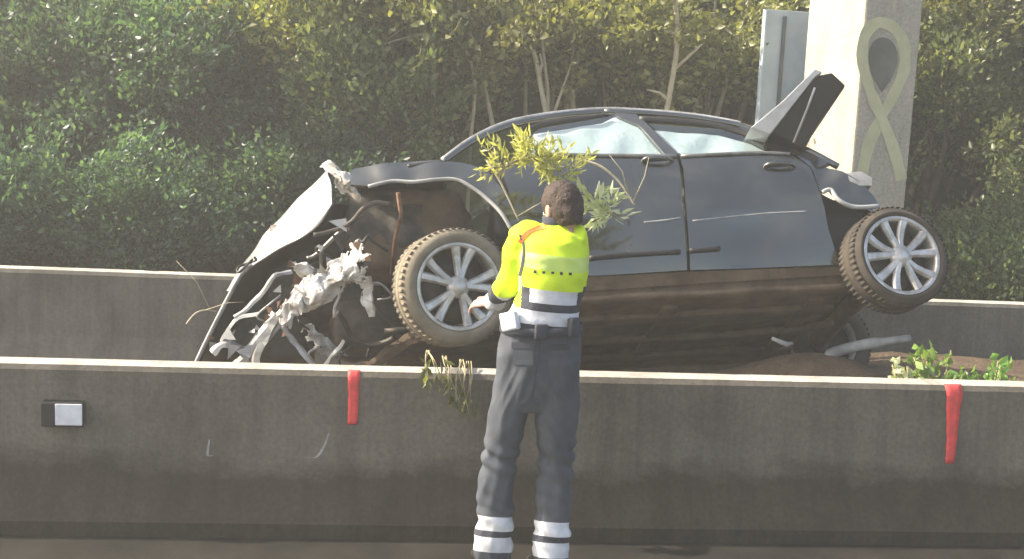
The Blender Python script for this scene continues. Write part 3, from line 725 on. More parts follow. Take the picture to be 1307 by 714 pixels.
# small shards and wires hanging in the broken nose
rs = random.Random(31)
for i in range(46):
    t = rs.random(); x = 470 - 190 * t + rs.uniform(-30, 26); y = 300 + 165 * t + rs.uniform(-34, 26)
    c_ = PL(x, min(y, 466), 7.36 + rs.uniform(-0.03, 0.25)); r = rs.uniform(0.012, 0.045)
    mb = MB(); ang = rs.uniform(0, 6.28); e = [Vector((cos(ang + k * 2.1 + rs.uniform(-0.5, 0.5)), rs.uniform(-0.6, 0.6), sin(ang + k * 2.1))) * r * rs.uniform(0.5, 1.7) for k in range(3)]
    th_ = Vector((0.002, 0.005, 0.001)); mb.add([c_ + v for v in e] + [c_ + v + th_ for v in e], [(0, 1, 2), (5, 4, 3), (0, 3, 4, 1), (1, 4, 5, 2), (2, 5, 3, 0)])
    mb.build('shard', M[rs.choice(('torn', 'torn_grey', 'torn_grey', 'engine', 'rust'))], car, False)
for i in range(12):
    x = rs.uniform(300, 490); y = rs.uniform(300, 450); p = [PL(x, y, 7.5)]
    for k in range(4): x += rs.uniform(-22, 22); y += rs.uniform(-8, 24); p.append(PL(x, min(y, 470), 7.42 + rs.uniform(-0.05, 0.12)))
    mb = MB(); mb.tube(smooth_curve(p, 5), 0.005 + 0.004 * rs.random(), 6); mb.build('wire', M[rs.choice(('black', 'engine', 'torn_grey'))], car)

# wheels: an Empty (part) with tyre, rim, spokes, hub cap as sub-parts. Local y = axle, -y faces out.
def wheel(name, centre, normal, tyre_mat, R, r, width, spokes, pair, parent=car, spin=0.0):
    """centre and outward normal in car-local coordinates"""
    wh = link(name, None, parent)
    z = Vector((0, 0, 1)); y = -normal.normalized(); x = y.cross(z).normalized(); z = x.cross(y)
    wh.matrix_local = Matrix(((x.x, y.x, z.x, centre.x), (x.y, y.y, z.y, centre.y), (x.z, y.z, z.z, centre.z), (0, 0, 0, 1)))
    t = MB(); t.lathe([(r - 0.004, 0.010), (r + 0.012, -0.006), (r + 0.35 * (R - r), -0.020), (R - 0.035, -0.012), (R - 0.012, 0.006), (R, 0.030), (R, width * 0.34), (R - 0.010, width * 0.35), (R - 0.010, width * 0.39), (R, width * 0.40),
                       (R, width * 0.60), (R - 0.010, width * 0.61), (R - 0.010, width * 0.65), (R, width * 0.66), (R, width - 0.03), (R - 0.012, width - 0.006), (R - 0.035, width + 0.012), (r + 0.012, width), (r - 0.004, width - 0.02)], 64)
    # tread blocks
    nbk = 56
    for j in range(nbk):
        a = 2 * pi * j / nbk
        for yy in (width * 0.17, width * 0.83):
            Mx = Matrix.Rotation(-a, 3, 'Y'); c = Mx @ Vector((R, yy, 0)); t.box(c, (0.0035, width * 0.27, 0.022), Mx)
    t.build('tyre', tyre_mat, wh)
    q = MB(); q.lathe([(r + 0.006, -0.006), (r - 0.006, -0.010), (r - 0.018, 0.0), (r - 0.022, 0.03), (r - 0.03, width - 0.03), (r - 0.002, width - 0.012)], 64); q.build('rim', M['alloy'], wh)
    s_ = MB(); r0, r1 = 0.045, r - 0.016
    for j in range(spokes):
        base = 2 * pi * (j + spin) / spokes
        for dd in ((-pair, pair) if pair else (0,)):
            a0 = base + dd * 0.55; a1 = base + dd
            for (w0, w1) in ((0.020, 0.030),):
                d0 = Vector((cos(a0), 0, sin(a0))); d1 = Vector((cos(a1), 0, sin(a1))); n0 = Vector((-sin(a0), 0, cos(a0))); n1 = Vector((-sin(a1), 0, cos(a1)))
                rings = []
                for tt in (0, 0.35, 0.7, 1):
                    p = d0.lerp(d1, tt).normalized() * (r0 + (r1 - r0) * tt); nn = n0.lerp(n1, tt); ww = w0 + (w1 - w0) * tt; yb = 0.004 + 0.014 * sin(pi * tt)
                    rings.append([p - nn * ww + Vector((0, yb + 0.006, 0)), p - nn * ww * 0.55 + Vector((0, yb - 0.012, 0)), p + nn * ww * 0.55 + Vector((0, yb - 0.012, 0)), p + nn * ww + Vector((0, yb + 0.006, 0)), p + nn * ww * 0.7 + Vector((0, yb + 0.03, 0)), p - nn * ww * 0.7 + Vector((0, yb + 0.03, 0))])
                s_.loft(rings)
    s_.build('spokes', M['alloy'], wh, False, 0.003)
    h = MB(); h.lathe([(0.001, -0.018), (0.030, -0.017), (0.036, -0.010), (0.062, -0.004), (0.066, 0.03)], 28)
    for j in range(5):
        a = 2 * pi * j / 5; h.lathe([(0.001, 0)], 3) if False else None
    h.build('hub_cap', M['alloy'], wh)
    d = MB(); d.lathe([(0.05, 0.075), (r - 0.055, 0.075), (r - 0.055, 0.09), (0.05, 0.09)], 40, close=True); d.lathe([(0.001, 0.10), (r - 0.032, 0.10), (r - 0.032, 0.14)], 40); d.build('brake_disc', M['engine'], wh)
    return wh
nW = Vector((0.36, -0.90, 0.24)).normalized(); nl = CARI.to_3x3() @ nW
fc = PL(586, 366, 7.22)
wheel('wheel', fc, nl, M['rubber_mud'], 0.335, 0.245, 0.22, 5, 0.22, spin=0.15)
nW = Vector((0.20, -0.88, 0.44)).normalized(); nl = CARI.to_3x3() @ nW
rc = PL(1151, 326, 7.48)
wheel('wheel', rc, nl, M['rubber'], 0.303, 0.235, 0.20, 5, 0.30, spin=0.3)
for a, b in ((0.0, -0.02), (2.6, -0.02)):
    wheel('wheel', LC(a, b, -2 * HALF), Vector((0, 1, 0)), M['rubber'], 0.345, 0.245, 0.22, 5, 0.22)
mb = MB(); mb.tube([fc + LC(0.0, 0.0, -0.12), LC(0.05, -0.02, -0.55), LC(0.0, -0.02, -1.6)], 0.035, 10); mb.tube([fc + LC(0.02, 0.0, -0.16), LC(0.08, 0.42, -0.38)], 0.04, 10)
mb.build('front_suspension', M['mud_under'], car)

# ------------------------------------------------------------------ the officer
YP = 5.86
base = PY(668, 748, YP); PB0 = Vector((base.x, YP, 0.0))
def Q(x, y, dy=0.0): return PY(x, y, YP + dy) - PB0
FW = Vector((-0.42, 0.91, 0)).normalized(); SD = Vector((FW.y, -FW.x, 0))   # facing the car; SD = the officer's right
def ring(c, u, v, ru, rv, n=24, e=1.0):
    out = []
    for j in range(n):
        a = 2 * pi * j / n; ca, sa = cos(a), sin(a)
        out.append(c + u * ru * math.copysign(abs(ca) ** e, ca) + v * rv * math.copysign(abs(sa) ** e, sa))
    return out
def limb(mb, pts, rad, n=14, flat=1.0, sub=5):
    if len(pts) > 2:
        k = len(pts); c = smooth_curve(pts, sub); rr = []
        for i in range(len(c)):
            t = i / sub; j = min(int(t), k - 2); f = t - j; f = f * f * (3 - 2 * f); rr.append(rad[j] + (rad[j+1] - rad[j]) * f)
        mb.tube(c, rr, n, flat)
    else: mb.tube(pts, rad, n, flat)
    return mb
Z = Vector((0, 0, 1))
# joint positions (pixel, depth offset from the body plane)
hipc = Q(689, 432, 0.0); chest = Q(703, 350, 0.02); neck0 = Q(709, 300, 0.02); neck1 = Q(712, 286, 0.03)
shL = Q(668, 306, 0.05); elL = Q(652, 358, 0.12); wrL = Q(627, 385, 0.32); haL = Q(612, 386, 0.40)
shR = Q(731, 306, -0.01); elR = Q(732, 362, 0.15); wrR = Q(712, 384, 0.34)
hpL = Q(663, 440, 0.02); knL = Q(636, 575, 0.03); anL = Q(629, 712, 0.02)
hpR = Q(713, 440, -0.02); knR = Q(708, 575, 0.02); anR = Q(702, 716, -0.04)
anL.z = 0.10; anR.z = 0.10
headc = Q(717, 270, 0.04)
HF = Vector((-0.55, 0.80, -0.26)).normalized(); HS = HF.cross(Z).normalized(); HU = HS.cross(HF).normalized()
# continuous body: head, neck, arms with hands, trunk, legs
mb = MB()
rings = []
for (h, ru, rv, fo) in ((-0.125, 0.030, 0.045, 0.035), (-0.11, 0.048, 0.062, 0.028), (-0.075, 0.060, 0.080, 0.012), (-0.02, 0.072, 0.094, 0.0), (0.04, 0.076, 0.099, -0.004), (0.085, 0.066, 0.086, -0.006), (0.112, 0.042, 0.056, -0.008), (0.122, 0.012, 0.018, -0.008)):
    rings.append(ring(headc + HU * h + HF * fo, HS, HF, ru, rv, 24))
mb.loft(rings)
mb.loft([ring(headc + HF * (0.088) + HU * k, HS, HF, r1, r2, 10) for k, r1, r2 in ((-0.045, 0.012, 0.010), (-0.035, 0.018, 0.030), (-0.01, 0.010, 0.018), (0.022, 0.006, 0.008))])     # nose
mb.loft([ring(headc + HF * 0.080 + HU * k, HS, HF, 0.026, 0.016, 10) for k in (-0.078, -0.066)])                                                                                        # mouth
for s in (-1, 1):
    mb.loft([ring(headc + HS * s * x + HF * -0.008, HF, HU, a, b_, 12) for x, a, b_ in ((0.066, 0.012, 0.020), (0.080, 0.020, 0.032), (0.090, 0.016, 0.028))])                      # ears
limb(mb, [neck0 - Z * 0.06, neck1, headc - HU * 0.07 - HF * 0.02], [0.066, 0.058, 0.056], 16)
mb.loft([ring(p, SD, FW, a, b_, 20) for p, a, b_ in ((hipc - Z * 0.05, 0.14, 0.10), (hipc, 0.155, 0.11), (hipc.lerp(chest, 0.5), 0.135, 0.095), (chest, 0.155, 0.11), (neck0 - Z * 0.06, 0.12, 0.08), (neck0, 0.06, 0.055))])
limb(mb, [neck0 - Z * 0.06, shL, elL, wrL], [0.05, 0.052, 0.042, 0.028]); limb(mb, [neck0 - Z * 0.06, shR, elR, wrR], [0.05, 0.052, 0.042, 0.028])
for a, k, f in ((hpL, knL, anL), (hpR, knR, anR)):
    limb(mb, [a, k, f], [0.082, 0.056, 0.040]); limb(mb, [f - Z * 0.02, f - Z * 0.05 + FW * 0.12], [0.045, 0.035])
def hand(mb, wr, dirv, up, side):
    d = dirv.normalized(); s = (up.cross(d)).normalized() * side; u = d.cross(s).normalized() * side
    if u.dot(up) < 0: u = -u
    mb.loft([ring(wr + d * t, s, u, a, b_, 14) for t, a, b_ in ((-0.02, 0.026, 0.022), (0.02, 0.036, 0.018), (0.06, 0.042, 0.016), (0.092, 0.040, 0.013))])
    for i, (off, ln) in enumerate(((-0.031, 0.068), (-0.0105, 0.078), (0.0105, 0.073), (0.031, 0.056))):
        b0 = wr + d * 0.085 + s * off; sp_ = s * off * 0.25
        limb(mb, [b0 - d * 0.01, b0 + d * ln * 0.45 + sp_ - u * 0.006, b0 + d * ln * 0.78 + sp_ * 1.6 - u * 0.024, b0 + d * ln * 0.92 + sp_ * 2 - u * 0.046], [0.0092, 0.0088, 0.0080, 0.0066], 8, 1.0, 3)
    t0 = wr + d * 0.030 - s * 0.034
    limb(mb, [t0, t0 + d * 0.030 - s * 0.028 - u * 0.010, t0 + d * 0.062 - s * 0.036 - u * 0.022], [0.012, 0.0105, 0.008], 8, 1.0, 3)
hand(mb, wrL, haL - wrL + Vector((-0.03, 0, 0.0)), Z * 0.8 + Vector((0, -0.6, 0)), 1)
hand(mb, wrR, Vector((-0.5, 0.7, -0.2)), Z, -1)
person = remesh('person', mb, 0.0062, M['skin'], None, 2); person.location = PB0
tag(person, 'police officer in yellow hi-vis jacket, back turned, reaching towards the car wheel', 'person')
for s in (-1, 1):
    b = bmesh.new(); bmesh.ops.create_uvsphere(b, u_segments=12, v_segments=8, radius=0.012, matrix=Matrix.Translation(headc + HF * 0.086 + HS * s * 0.030 + HU * 0.004)); bmobj('eye', b, M['white'], person)
# hair
mb = MB(); rings = []
for (h, k, fo) in ((-0.075, 0.60, -0.050), (-0.06, 0.76, -0.044), (-0.035, 0.90, -0.032), (0.0, 1.04, -0.020), (0.04, 1.10, -0.012), (0.08, 1.02, -0.008), (0.112, 0.80, -0.008), (0.134, 0.40, -0.008), (0.140, 0.08, -0.008)):
    rings.append(ring(headc + HU * h + HF * fo, HS, HF, 0.079 * k, 0.098 * k, 28))
mb.loft(rings)
remesh('hair', mb, 0.006, M['hair'], person, 1, lambda p: 0.007 * noise.noise(p * 22) + 0.004 * noise.noise(Vector((p.x * 150, p.y * 150, p.z * 30))))
# jacket
mb = MB()
def trunk(y, xl, xr, d, dy=0.0):
    c = Q((xl + xr) / 2, y, dy); wpx = (Q(xr, y, dy) - Q(xl, y, dy)).length / 2
    return ring(c, (Q(xr, y, dy) - Q(xl, y, dy)).normalized(), Vector((-0.06, 1, 0)).normalized(), wpx, d, 32, 0.82)
mb.loft([trunk(416, 643, 738, 0.135), trunk(404, 646, 738, 0.14), trunk(392, 652, 738, 0.132), trunk(374, 662, 742, 0.132, 0.0), trunk(350, 663, 748, 0.138), trunk(325, 663, 749, 0.136), trunk(308, 667, 747, 0.120, 0.01), trunk(297, 676, 744, 0.10, 0.02), trunk(289, 690, 730, 0.075, 0.03), trunk(281, 697, 725, 0.062, 0.035)])
limb(mb, [Q(690, 312, 0.03), shL, elL, elL.lerp(wrL, 0.72)], [0.078, 0.078, 0.064, 0.046], 18)
limb(mb, [Q(726, 312, 0.0), shR, elR, elR.lerp(wrR, 0.85)], [0.075, 0.072, 0.066, 0.048], 18)
def folds(p):
    q = Vector((p.x * 7, p.y * 7, p.z * 11 + p.x * 5)); return 0.010 * noise.noise(q) + 0.009 * (0.35 - abs(noise.noise(q * 1.5 + Vector((5, 0, 0)))))
jacket = remesh('jacket', mb, 0.0085, [M['hivis'], M['hivis_band'], M['reflect'], M['navy'], M['orange']], person, 3, folds)
me = jacket.data; b = bmesh.new(); b.from_mesh(me)
zl = {k: Q(705, k).z for k in (281, 322, 340, 366, 383, 392, 411)}
sl = Vector((0.055, 0, 1)).normalized()                      # hems tilt with the shoulders
def lev(k): return Q(705, k)
for k in (322, 341, 366, 383, 393, 410):
    bmesh.ops.bisect_plane(b, geom=b.verts[:] + b.edges[:] + b.faces[:], plane_co=lev(k), plane_no=sl)
b.faces.ensure_lookup_table()
armx = Q(664, 340).x
for f in b.faces:
    p = f.calc_center_median(); h = lambda k: (p - lev(k)).dot(sl) < 0
    t_arm = (p - shL).dot((elL - shL).normalized())
    on_left_arm = p.x < armx - 0.004 and (p - lev(383)).dot(sl) > -0.02
    wrist = (p - elL).dot((wrL - elL).normalized()) > 0.10 and p.x < armx
    if h(410): i = 3
    elif h(393): i = 2
    elif h(383): i = 3
    elif h(366): i = 2 if p.x > Q(676, 370).x and p.x < Q(736, 370).x else 3
    elif h(341): i = 0
    elif h(322): i = 1
    else: i = 0
    if wrist: i = 3
    elif on_left_arm or (p.x < armx + 0.01 and (p - lev(395)).dot(sl) > 0 and i == 3): i = 0
    if p.y > 0.085 and i == 0: i = 3 if h(300) is False and False else i
    f.material_index = i
b.to_mesh(me); b.free()
me.polygons.foreach_set('use_smooth', [True] * len(me.polygons))
# orange shoulder trim and collar
def on_surface(o, p, d):
    ok, loc, nrm, _ = o.ray_cast(p, d); return (loc, nrm) if ok else (p, -d)
def surf_px(o, x, y, out=0.003):
    d = ray(x, y).normalized(); ok, loc, nrm, _ = o.ray_cast(CAM - PB0, d); return loc + nrm * out if ok else Q(x, y)
bpy.context.view_layer.update()
def ribbon_on(o, name, px, half, mat, parent, out=0.004):
    cs = smooth_curve([Vector((x, y, 0)) for x, y in px], 6); rows = []
    for i, p in enumerate(cs):
        t = (cs[min(i+1, len(cs)-1)] - cs[max(i-1, 0)]).normalized(); n_ = Vector((-t.y, t.x, 0))
        rows.append([surf_px(o, *(p + n_ * k * half).xy, out) for k in (-1, 0, 1)])
    m_ = MB(); m_.sheet(rows); return m_.build(name, mat, parent)
ribbon_on(jacket, 'shoulder_trim', [(697, 290), (684, 293), (672, 299), (664, 310)], 3.0, M['orange'], jacket)
ribbon_on(jacket, 'sleeve_seam', [(664, 300), (669, 314), (668, 332), (664, 352)], 1.5, M['navy'], jacket)
# a short row of small dark letters too blurred to read
for i in range(5):
    x = 683 + i * 11.2; y = 347 + i * 0.7
    ribbon_on(jacket, 'letter', [(x - 1.8, y + 0.4 * (i % 2)), (x + 1.8, y)], 2.0 - 0.3 * (i % 3), M['navy'], jacket, 0.003)
# collar
mb = MB(); mb.loft([ring(Q(711, 286, 0.03), SD, FW, 0.068, 0.066, 24), ring(Q(712, 278, 0.03), SD, FW, 0.072, 0.07, 24), ring(Q(712, 276, 0.03), SD, FW, 0.066, 0.064, 24)], False); mb.build('collar', M['navy'], jacket)
# trousers
mb = MB()
mb.loft([trunk(404, 646, 736, 0.125), trunk(420, 640, 739, 0.135), trunk(445, 634, 741, 0.140), trunk(475, 632, 740, 0.135), trunk(505, 632, 739, 0.118), trunk(522, 640, 732, 0.09)])
def leg(pxs):
    rs = []
    for (y, xl, xr, d, dy) in pxs:
        c = Q((xl + xr) / 2, y, dy); r_ = (Q(xr, y, dy) - Q(xl, y, dy)).length / 2
        rs.append(ring(c, Vector((1, 0.05, 0)).normalized(), Vector((-0.05, 1, 0)).normalized(), r_, d, 24))
    mb.loft(rs)
leg([(455, 634, 688, 0.115, 0.0), (505, 628, 682, 0.108, 0.0), (545, 621, 669, 0.098, 0.01), (585, 615, 661, 0.090, 0.02), (625, 610, 655, 0.084, 0.02), (665, 607, 654, 0.080, 0.015), (700, 605, 654, 0.078, 0.01), (726, 606, 652, 0.074, 0.01)])
leg([(455, 690, 741, 0.115, -0.02), (505, 682, 740, 0.108, -0.02), (545, 684, 737, 0.098, -0.01), (585, 687, 732, 0.090, 0.0), (625, 685, 729, 0.084, -0.01), (665, 682, 728, 0.080, -0.03), (700, 679, 726, 0.078, -0.04), (728, 679, 724, 0.074, -0.04)])
def tfold(p):
    q = Vector((p.x * 9, p.y * 5, p.z * 6 + abs(p.x) * 8)); s = 0.010 * noise.noise(q) + 0.011 * (0.3 - abs(noise.noise(q * 1.6 + Vector((3, 1, 0)))))
    kz = math.exp(-((p.z - 0.55) / 0.12) ** 2) + 0.8 * math.exp(-((p.z - 0.25) / 0.1) ** 2)
    return s + 0.008 * kz * sin(p.z * 70 + p.x * 25 + 3 * noise.noise(p * 6))
tro = remesh('trousers', mb, 0.0085, [M['trouser'], M['reflect'], M['navy']], person, 3, tfold)
me = tro.data; b = bmesh.new(); b.from_mesh(me)
for k in (661, 679, 687, 706):
    bmesh.ops.bisect_plane(b, geom=b.verts[:] + b.edges[:] + b.faces[:], plane_co=Q(668, k), plane_no=Vector((0.03, 0.22, 1)).normalized())
nn = Vector((0.03, 0.22, 1)).normalized()
for f in b.faces:
    p = f.calc_center_median(); h = lambda k: (p - Q(668, k)).dot(nn) < 0
    f.material_index = 1 if (h(661) and not h(679)) or (h(687) and not h(706)) else (2 if h(679) and not h(687) else 0)
b.to_mesh(me); b.free(); me.polygons.foreach_set('use_smooth', [True] * len(me.polygons))
# back pockets and side seams
for x, y, w_, h_ in ((668, 452, 13, 14), (712, 454, 13, 14)):
    ribbon_on(tro, 'back_pocket', [(x, y - h_), (x, y), (x, y + h_)], w_, M['trouser'], tro, 0.004)
    ribbon_on(tro, 'pocket_flap', [(x, y - h_ - 1), (x, y - h_ + 7)], w_ + 1, M['navy'], tro, 0.007)
ribbon_on(tro, 'seat_seam', [(689, 425), (688, 450), (684, 480), (679, 512)], 0.8, M['navy'], tro, 0.002)
# belt with pouches
mb = MB()
lo_ = [trunk(y, xl - 1, xr + 1, d) for y, xl, xr, d in ((412, 642, 740, 0.146), (422, 640, 741, 0.148))]
mb.loft(lo_, False); o = mb.build('belt', M['navy'], person); q = o.modifiers.new('sol', 'SOLIDIFY'); q.thickness = 0.008; q.offset = 1
for x, y, wd, hh, mt in ((655, 412, 0.10, 0.085, 'reflect'), (728, 418, 0.055, 0.09, 'navy'), (690, 424, 0.06, 0.07, 'navy')):
    d = ray(x, y).normalized(); ok, loc, nr, _ = tro.ray_cast(CAM - PB0, d)
    if not ok: loc = Q(x, y); nr = Vector((0, -1, 0))
    X_ = Vector((0, 0, 1)).cross(nr).normalized(); Rm = Matrix((X_, -nr, Vector((0, 0, 1)))).transposed()
    m_ = MB(); m_.box(loc + nr * 0.022, (wd, 0.036, hh), Rm @ Matrix.Rotation(radians(-18 if x < 660 else 0), 3, 'Y')); m_.build('pouch', M[mt], person, True, 0.009)
for f in (anL, anR):
    m_ = MB(); c = Vector((f.x, f.y, 0))
    m_.loft([ring(c + FW * k + Z * zc, SD, Z, w_, hh, 18, 0.8) for k, w_, hh, zc in ((-0.075, 0.030, 0.03, 0.032), (-0.06, 0.042, 0.045, 0.045), (0.0, 0.046, 0.055, 0.055), (0.08, 0.050, 0.045, 0.045), (0.16, 0.048, 0.030, 0.030), (0.20, 0.028, 0.018, 0.019))])
    m_.tube([c + Z * 0.05, c + Z * 0.20], [0.055, 0.058], 16)
    remesh('boot', m_, 0.009, M['boot'], person, 2)
# cuff glove on the reaching hand
mb = MB(); dw = (haL - wrL).normalized(); mb.tube([wrL - dw * 0.06, wrL + dw * 0.005], [0.046, 0.043], 16); mb.build('cuff', M['reflect'], person)

# ------------------------------------------------------------------ plants
def leaf_mesh(name, P, N, size, mat, aspect=0.55, rng=RNG, fold=0.25):
    """P leaf base points, N preferred leaf directions -> folded two-sided blades"""
    n = len(P)
    d = N + rng.normal(0, 0.75, (n, 3)); d /= np.linalg.norm(d, axis=1)[:, None]
    r = rng.normal(0, 1, (n, 3)); r[:, 2] *= 0.5
    s = np.cross(d, r); s /= np.linalg.norm(s, axis=1)[:, None]; u = np.cross(s, d)
    L = (size * rng.uniform(0.6, 1.35, n))[:, None]; Wd = L * aspect / 2
    v = np.empty((n, 4, 3)); v[:, 0] = P; v[:, 1] = P + d * L * 0.5 + s * Wd + u * Wd * fold; v[:, 2] = P + d * L - u * L * 0.10; v[:, 3] = P + d * L * 0.5 - s * Wd + u * Wd * fold
    me = bpy.data.meshes.new(name); me.vertices.add(n * 4); me.vertices.foreach_set('co', v.reshape(-1))
    me.loops.add(n * 6); me.polygons.add(n * 2)
    q = np.arange(n)[:, None] * 4; idx = np.concatenate([q, q + 1, q + 2, q, q + 2, q + 3], 1).reshape(-1)
    me.loops.foreach_set('vertex_index', idx.astype(np.int32)); me.polygons.foreach_set('loop_start', np.arange(0, n * 6, 3, dtype=np.int32))
    me.materials.append(mat); me.update(); me.validate(); return me
def bush_meshes(seed, rx, rz, h0, n_clump, n_leaf, size, mat, bark, sigma=0.13, droop=0.0, stems=6, lean=0.0):
    """a shrub or small tree: crown centre at height h0, radii rx and rz"""
    rng = np.random.default_rng(seed); rnd = random.Random(seed)
    nl_ = 13                                                  # a crown is a dozen separate leafy lobes
    ld = rng.normal(0, 1, (nl_, 3)); ld[:, 2] = np.abs(ld[:, 2]) * 0.9 - 0.35 * rng.random(nl_); ld /= np.linalg.norm(ld, axis=1)[:, None]
    lc = ld * rng.uniform(0.45, 0.88, nl_)[:, None]; lr = rng.uniform(0.26, 0.46, nl_)
    dirs = rng.normal(0, 1, (n_clump, 3)); dirs /= np.linalg.norm(dirs, axis=1)[:, None]
    which = rng.integers(0, nl_, n_clump)
    C = (lc[which] + dirs * (lr[which] * rng.uniform(0.45, 1.0, n_clump) ** 0.5)[:, None]) * np.array([rx, rx, rz]) + np.array([0, 0, h0])
    C = C[C[:, 2] > 0.05]; dd = dirs[:len(C)]
    P = []; N = []
    for c in C:
        out = c - np.array([0, 0, h0 * 0.75]); out /= max(1e-6, np.linalg.norm(out)); out = out + np.array([0, 0, 0.25 - droop]); out /= np.linalg.norm(out)
        k = int(n_leaf * rng.uniform(0.5, 1.5)); t = rng.uniform(-0.16, 0.20, k)
        sg = sigma * rng.uniform(0.6, 1.3)
        P.append(c + out * t[:, None] + rng.normal(0, sg, (k, 3)) * np.array([1, 1, 0.7])); N.append(np.repeat(out[None], k, 0))
    crown = leaf_mesh('crown', np.concatenate(P), np.concatenate(N), size, mat, 0.55, rng)
    mb = MB()
    for i in range(stems):
        c = C[rnd.randrange(len(C))]; b0 = Vector((rnd.uniform(-0.12, 0.12), rnd.uniform(-0.12, 0.12), -0.25)); e = Vector(c); m_ = b0.lerp(e, 0.5) + Vector((rnd.uniform(-0.15, 0.15), rnd.uniform(-0.15, 0.15), 0.15))
        r0 = 0.045 if h0 < 2 else 0.06
        mb.tube(smooth_curve([b0, m_, e], 5), [r0 * (1 - 0.085 * j) for j in range(11)], 7)
        for k in range(4):
            e2 = Vector(C[rnd.randrange(len(C))]); s_ = b0.lerp(m_, 0.4).lerp(e, rnd.uniform(0.3, 0.9))
            if (e2 - s_).length < rx * 0.9: mb.tube(smooth_curve([s_, s_.lerp(e2, 0.5) + Vector((0, 0, 0.06)), e2], 3), [0.016 - 0.0018 * j for j in range(7)], 5)
    tm = mb.build('tmp', bark); me = tm.data; bpy.data.objects.remove(tm); me.name = 'trunk'
    return crown, me
def plant(name, meshes, loc, s, rz, label, cat, group):
    o = link(name, None); o.location = loc; o.scale = (s, s, s * random.uniform(0.92, 1.1)); o.rotation_euler = (0, 0, rz)
    link('crown', meshes[0], o); link('trunk', meshes[1], o)
    return tag(o, label, cat, group)
V_dark = [bush_meshes(20 + i, 0.98, 0.98, 0.95, 230, 66, 0.068, M['leaf_dark'], M['bark'], 0.085) for i in range(3)]
V_olive = [bush_meshes(30 + i, 0.98, 0.98, 0.95, 190, 62, 0.070, M['leaf_olive'], M['bark'], 0.09) for i in range(2)]
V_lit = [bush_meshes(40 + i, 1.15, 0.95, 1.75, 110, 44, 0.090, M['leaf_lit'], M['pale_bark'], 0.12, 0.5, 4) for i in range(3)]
def on_bank(x, off): p = fb(x, off, 0); return Vector((p.x, p.y, bank_h(p.x, p.y) - 0.04))
ROWN = ('front row', 'second row', 'middle row', 'fourth row', 'top row')
ROWD = ('dark green bush in the front row, directly behind the far barrier', 'dark green bush in the second row behind the far barrier', 'dark green bush halfway up the bank, among other dark bushes',
        'dark green bush high on the bank behind the thicket', 'large dark green bush at the top of the bank')
ROWO = ('olive green bush in the front row, directly behind the far barrier', 'olive green bush in the second row behind the far barrier', 'olive green bush halfway up the bank under the sunlit trees',
        'olive green bush high on the bank behind the young trees', 'large olive green bush at the top of the bank')
rnd = random.Random(5)
for row, (off, step, sc) in enumerate(((1.75, 0.82, 0.85), (2.9, 1.05, 1.0), (4.4, 1.3, 1.12), (6.2, 1.7, 1.35), (8.6, 2.3, 1.7))):
    x = -9.5
    while x < 10.5:
        xx = x + rnd.uniform(-0.25, 0.25); oo = off + rnd.uniform(-0.3, 0.3); s = sc * rnd.uniform(0.82, 1.2)
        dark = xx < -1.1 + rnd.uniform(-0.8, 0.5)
        if row == 0 and -0.6 < xx < 3.4: x += step; continue
        if row == 1 and 0.3 < xx < 3.6: x += step; continue
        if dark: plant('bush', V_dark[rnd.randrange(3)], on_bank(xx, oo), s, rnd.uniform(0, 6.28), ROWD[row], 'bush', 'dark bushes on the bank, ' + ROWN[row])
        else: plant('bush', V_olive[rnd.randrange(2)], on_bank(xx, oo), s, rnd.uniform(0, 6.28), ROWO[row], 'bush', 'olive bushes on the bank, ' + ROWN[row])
        x += step * rnd.uniform(0.85, 1.15)
for (x, off, s) in ((-1.7, 2.9, 0.9), (-0.7, 3.0, 0.95), (0.2, 2.8, 0.9), (1.0, 3.1, 0.95), (1.9, 3.2, 0.9), (-2.2, 4.6, 0.95), (-1.1, 3.6, 1.0), (-0.2, 5.0, 1.05), (0.6, 3.8, 1.0), (1.5, 4.8, 1.05), (2.3, 4.0, 1.0), (3.1, 5.2, 1.1), (4.1, 3.7, 1.0), (5.0, 4.4, 1.05), (-3.6, 5.6, 1.0), (6.4, 4.2, 1.1), (-6.5, 6.2, 1.1), (8.5, 5.0, 1.1)):
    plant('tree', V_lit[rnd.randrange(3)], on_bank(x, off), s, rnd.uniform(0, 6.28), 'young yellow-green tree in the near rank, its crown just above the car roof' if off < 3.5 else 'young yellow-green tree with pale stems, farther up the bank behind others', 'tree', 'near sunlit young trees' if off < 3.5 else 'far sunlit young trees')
# low pale bush beside the pillar, right against the far barrier
low = bush_meshes(60, 0.62, 0.50, 0.50, 110, 60, 0.045, M['leaf_olive'], M['bark'], 0.11)
for (x, off, s) in ((4.15, 1.15, 1.15), (3.45, 1.25, 1.0), (5.0, 1.2, 1.1)):
    plant('bush', low, on_bank(x, off), s, x * 2, 'low rounded olive bush right behind the far barrier, beside the pillar', 'bush', 'low bushes beside the pillar')

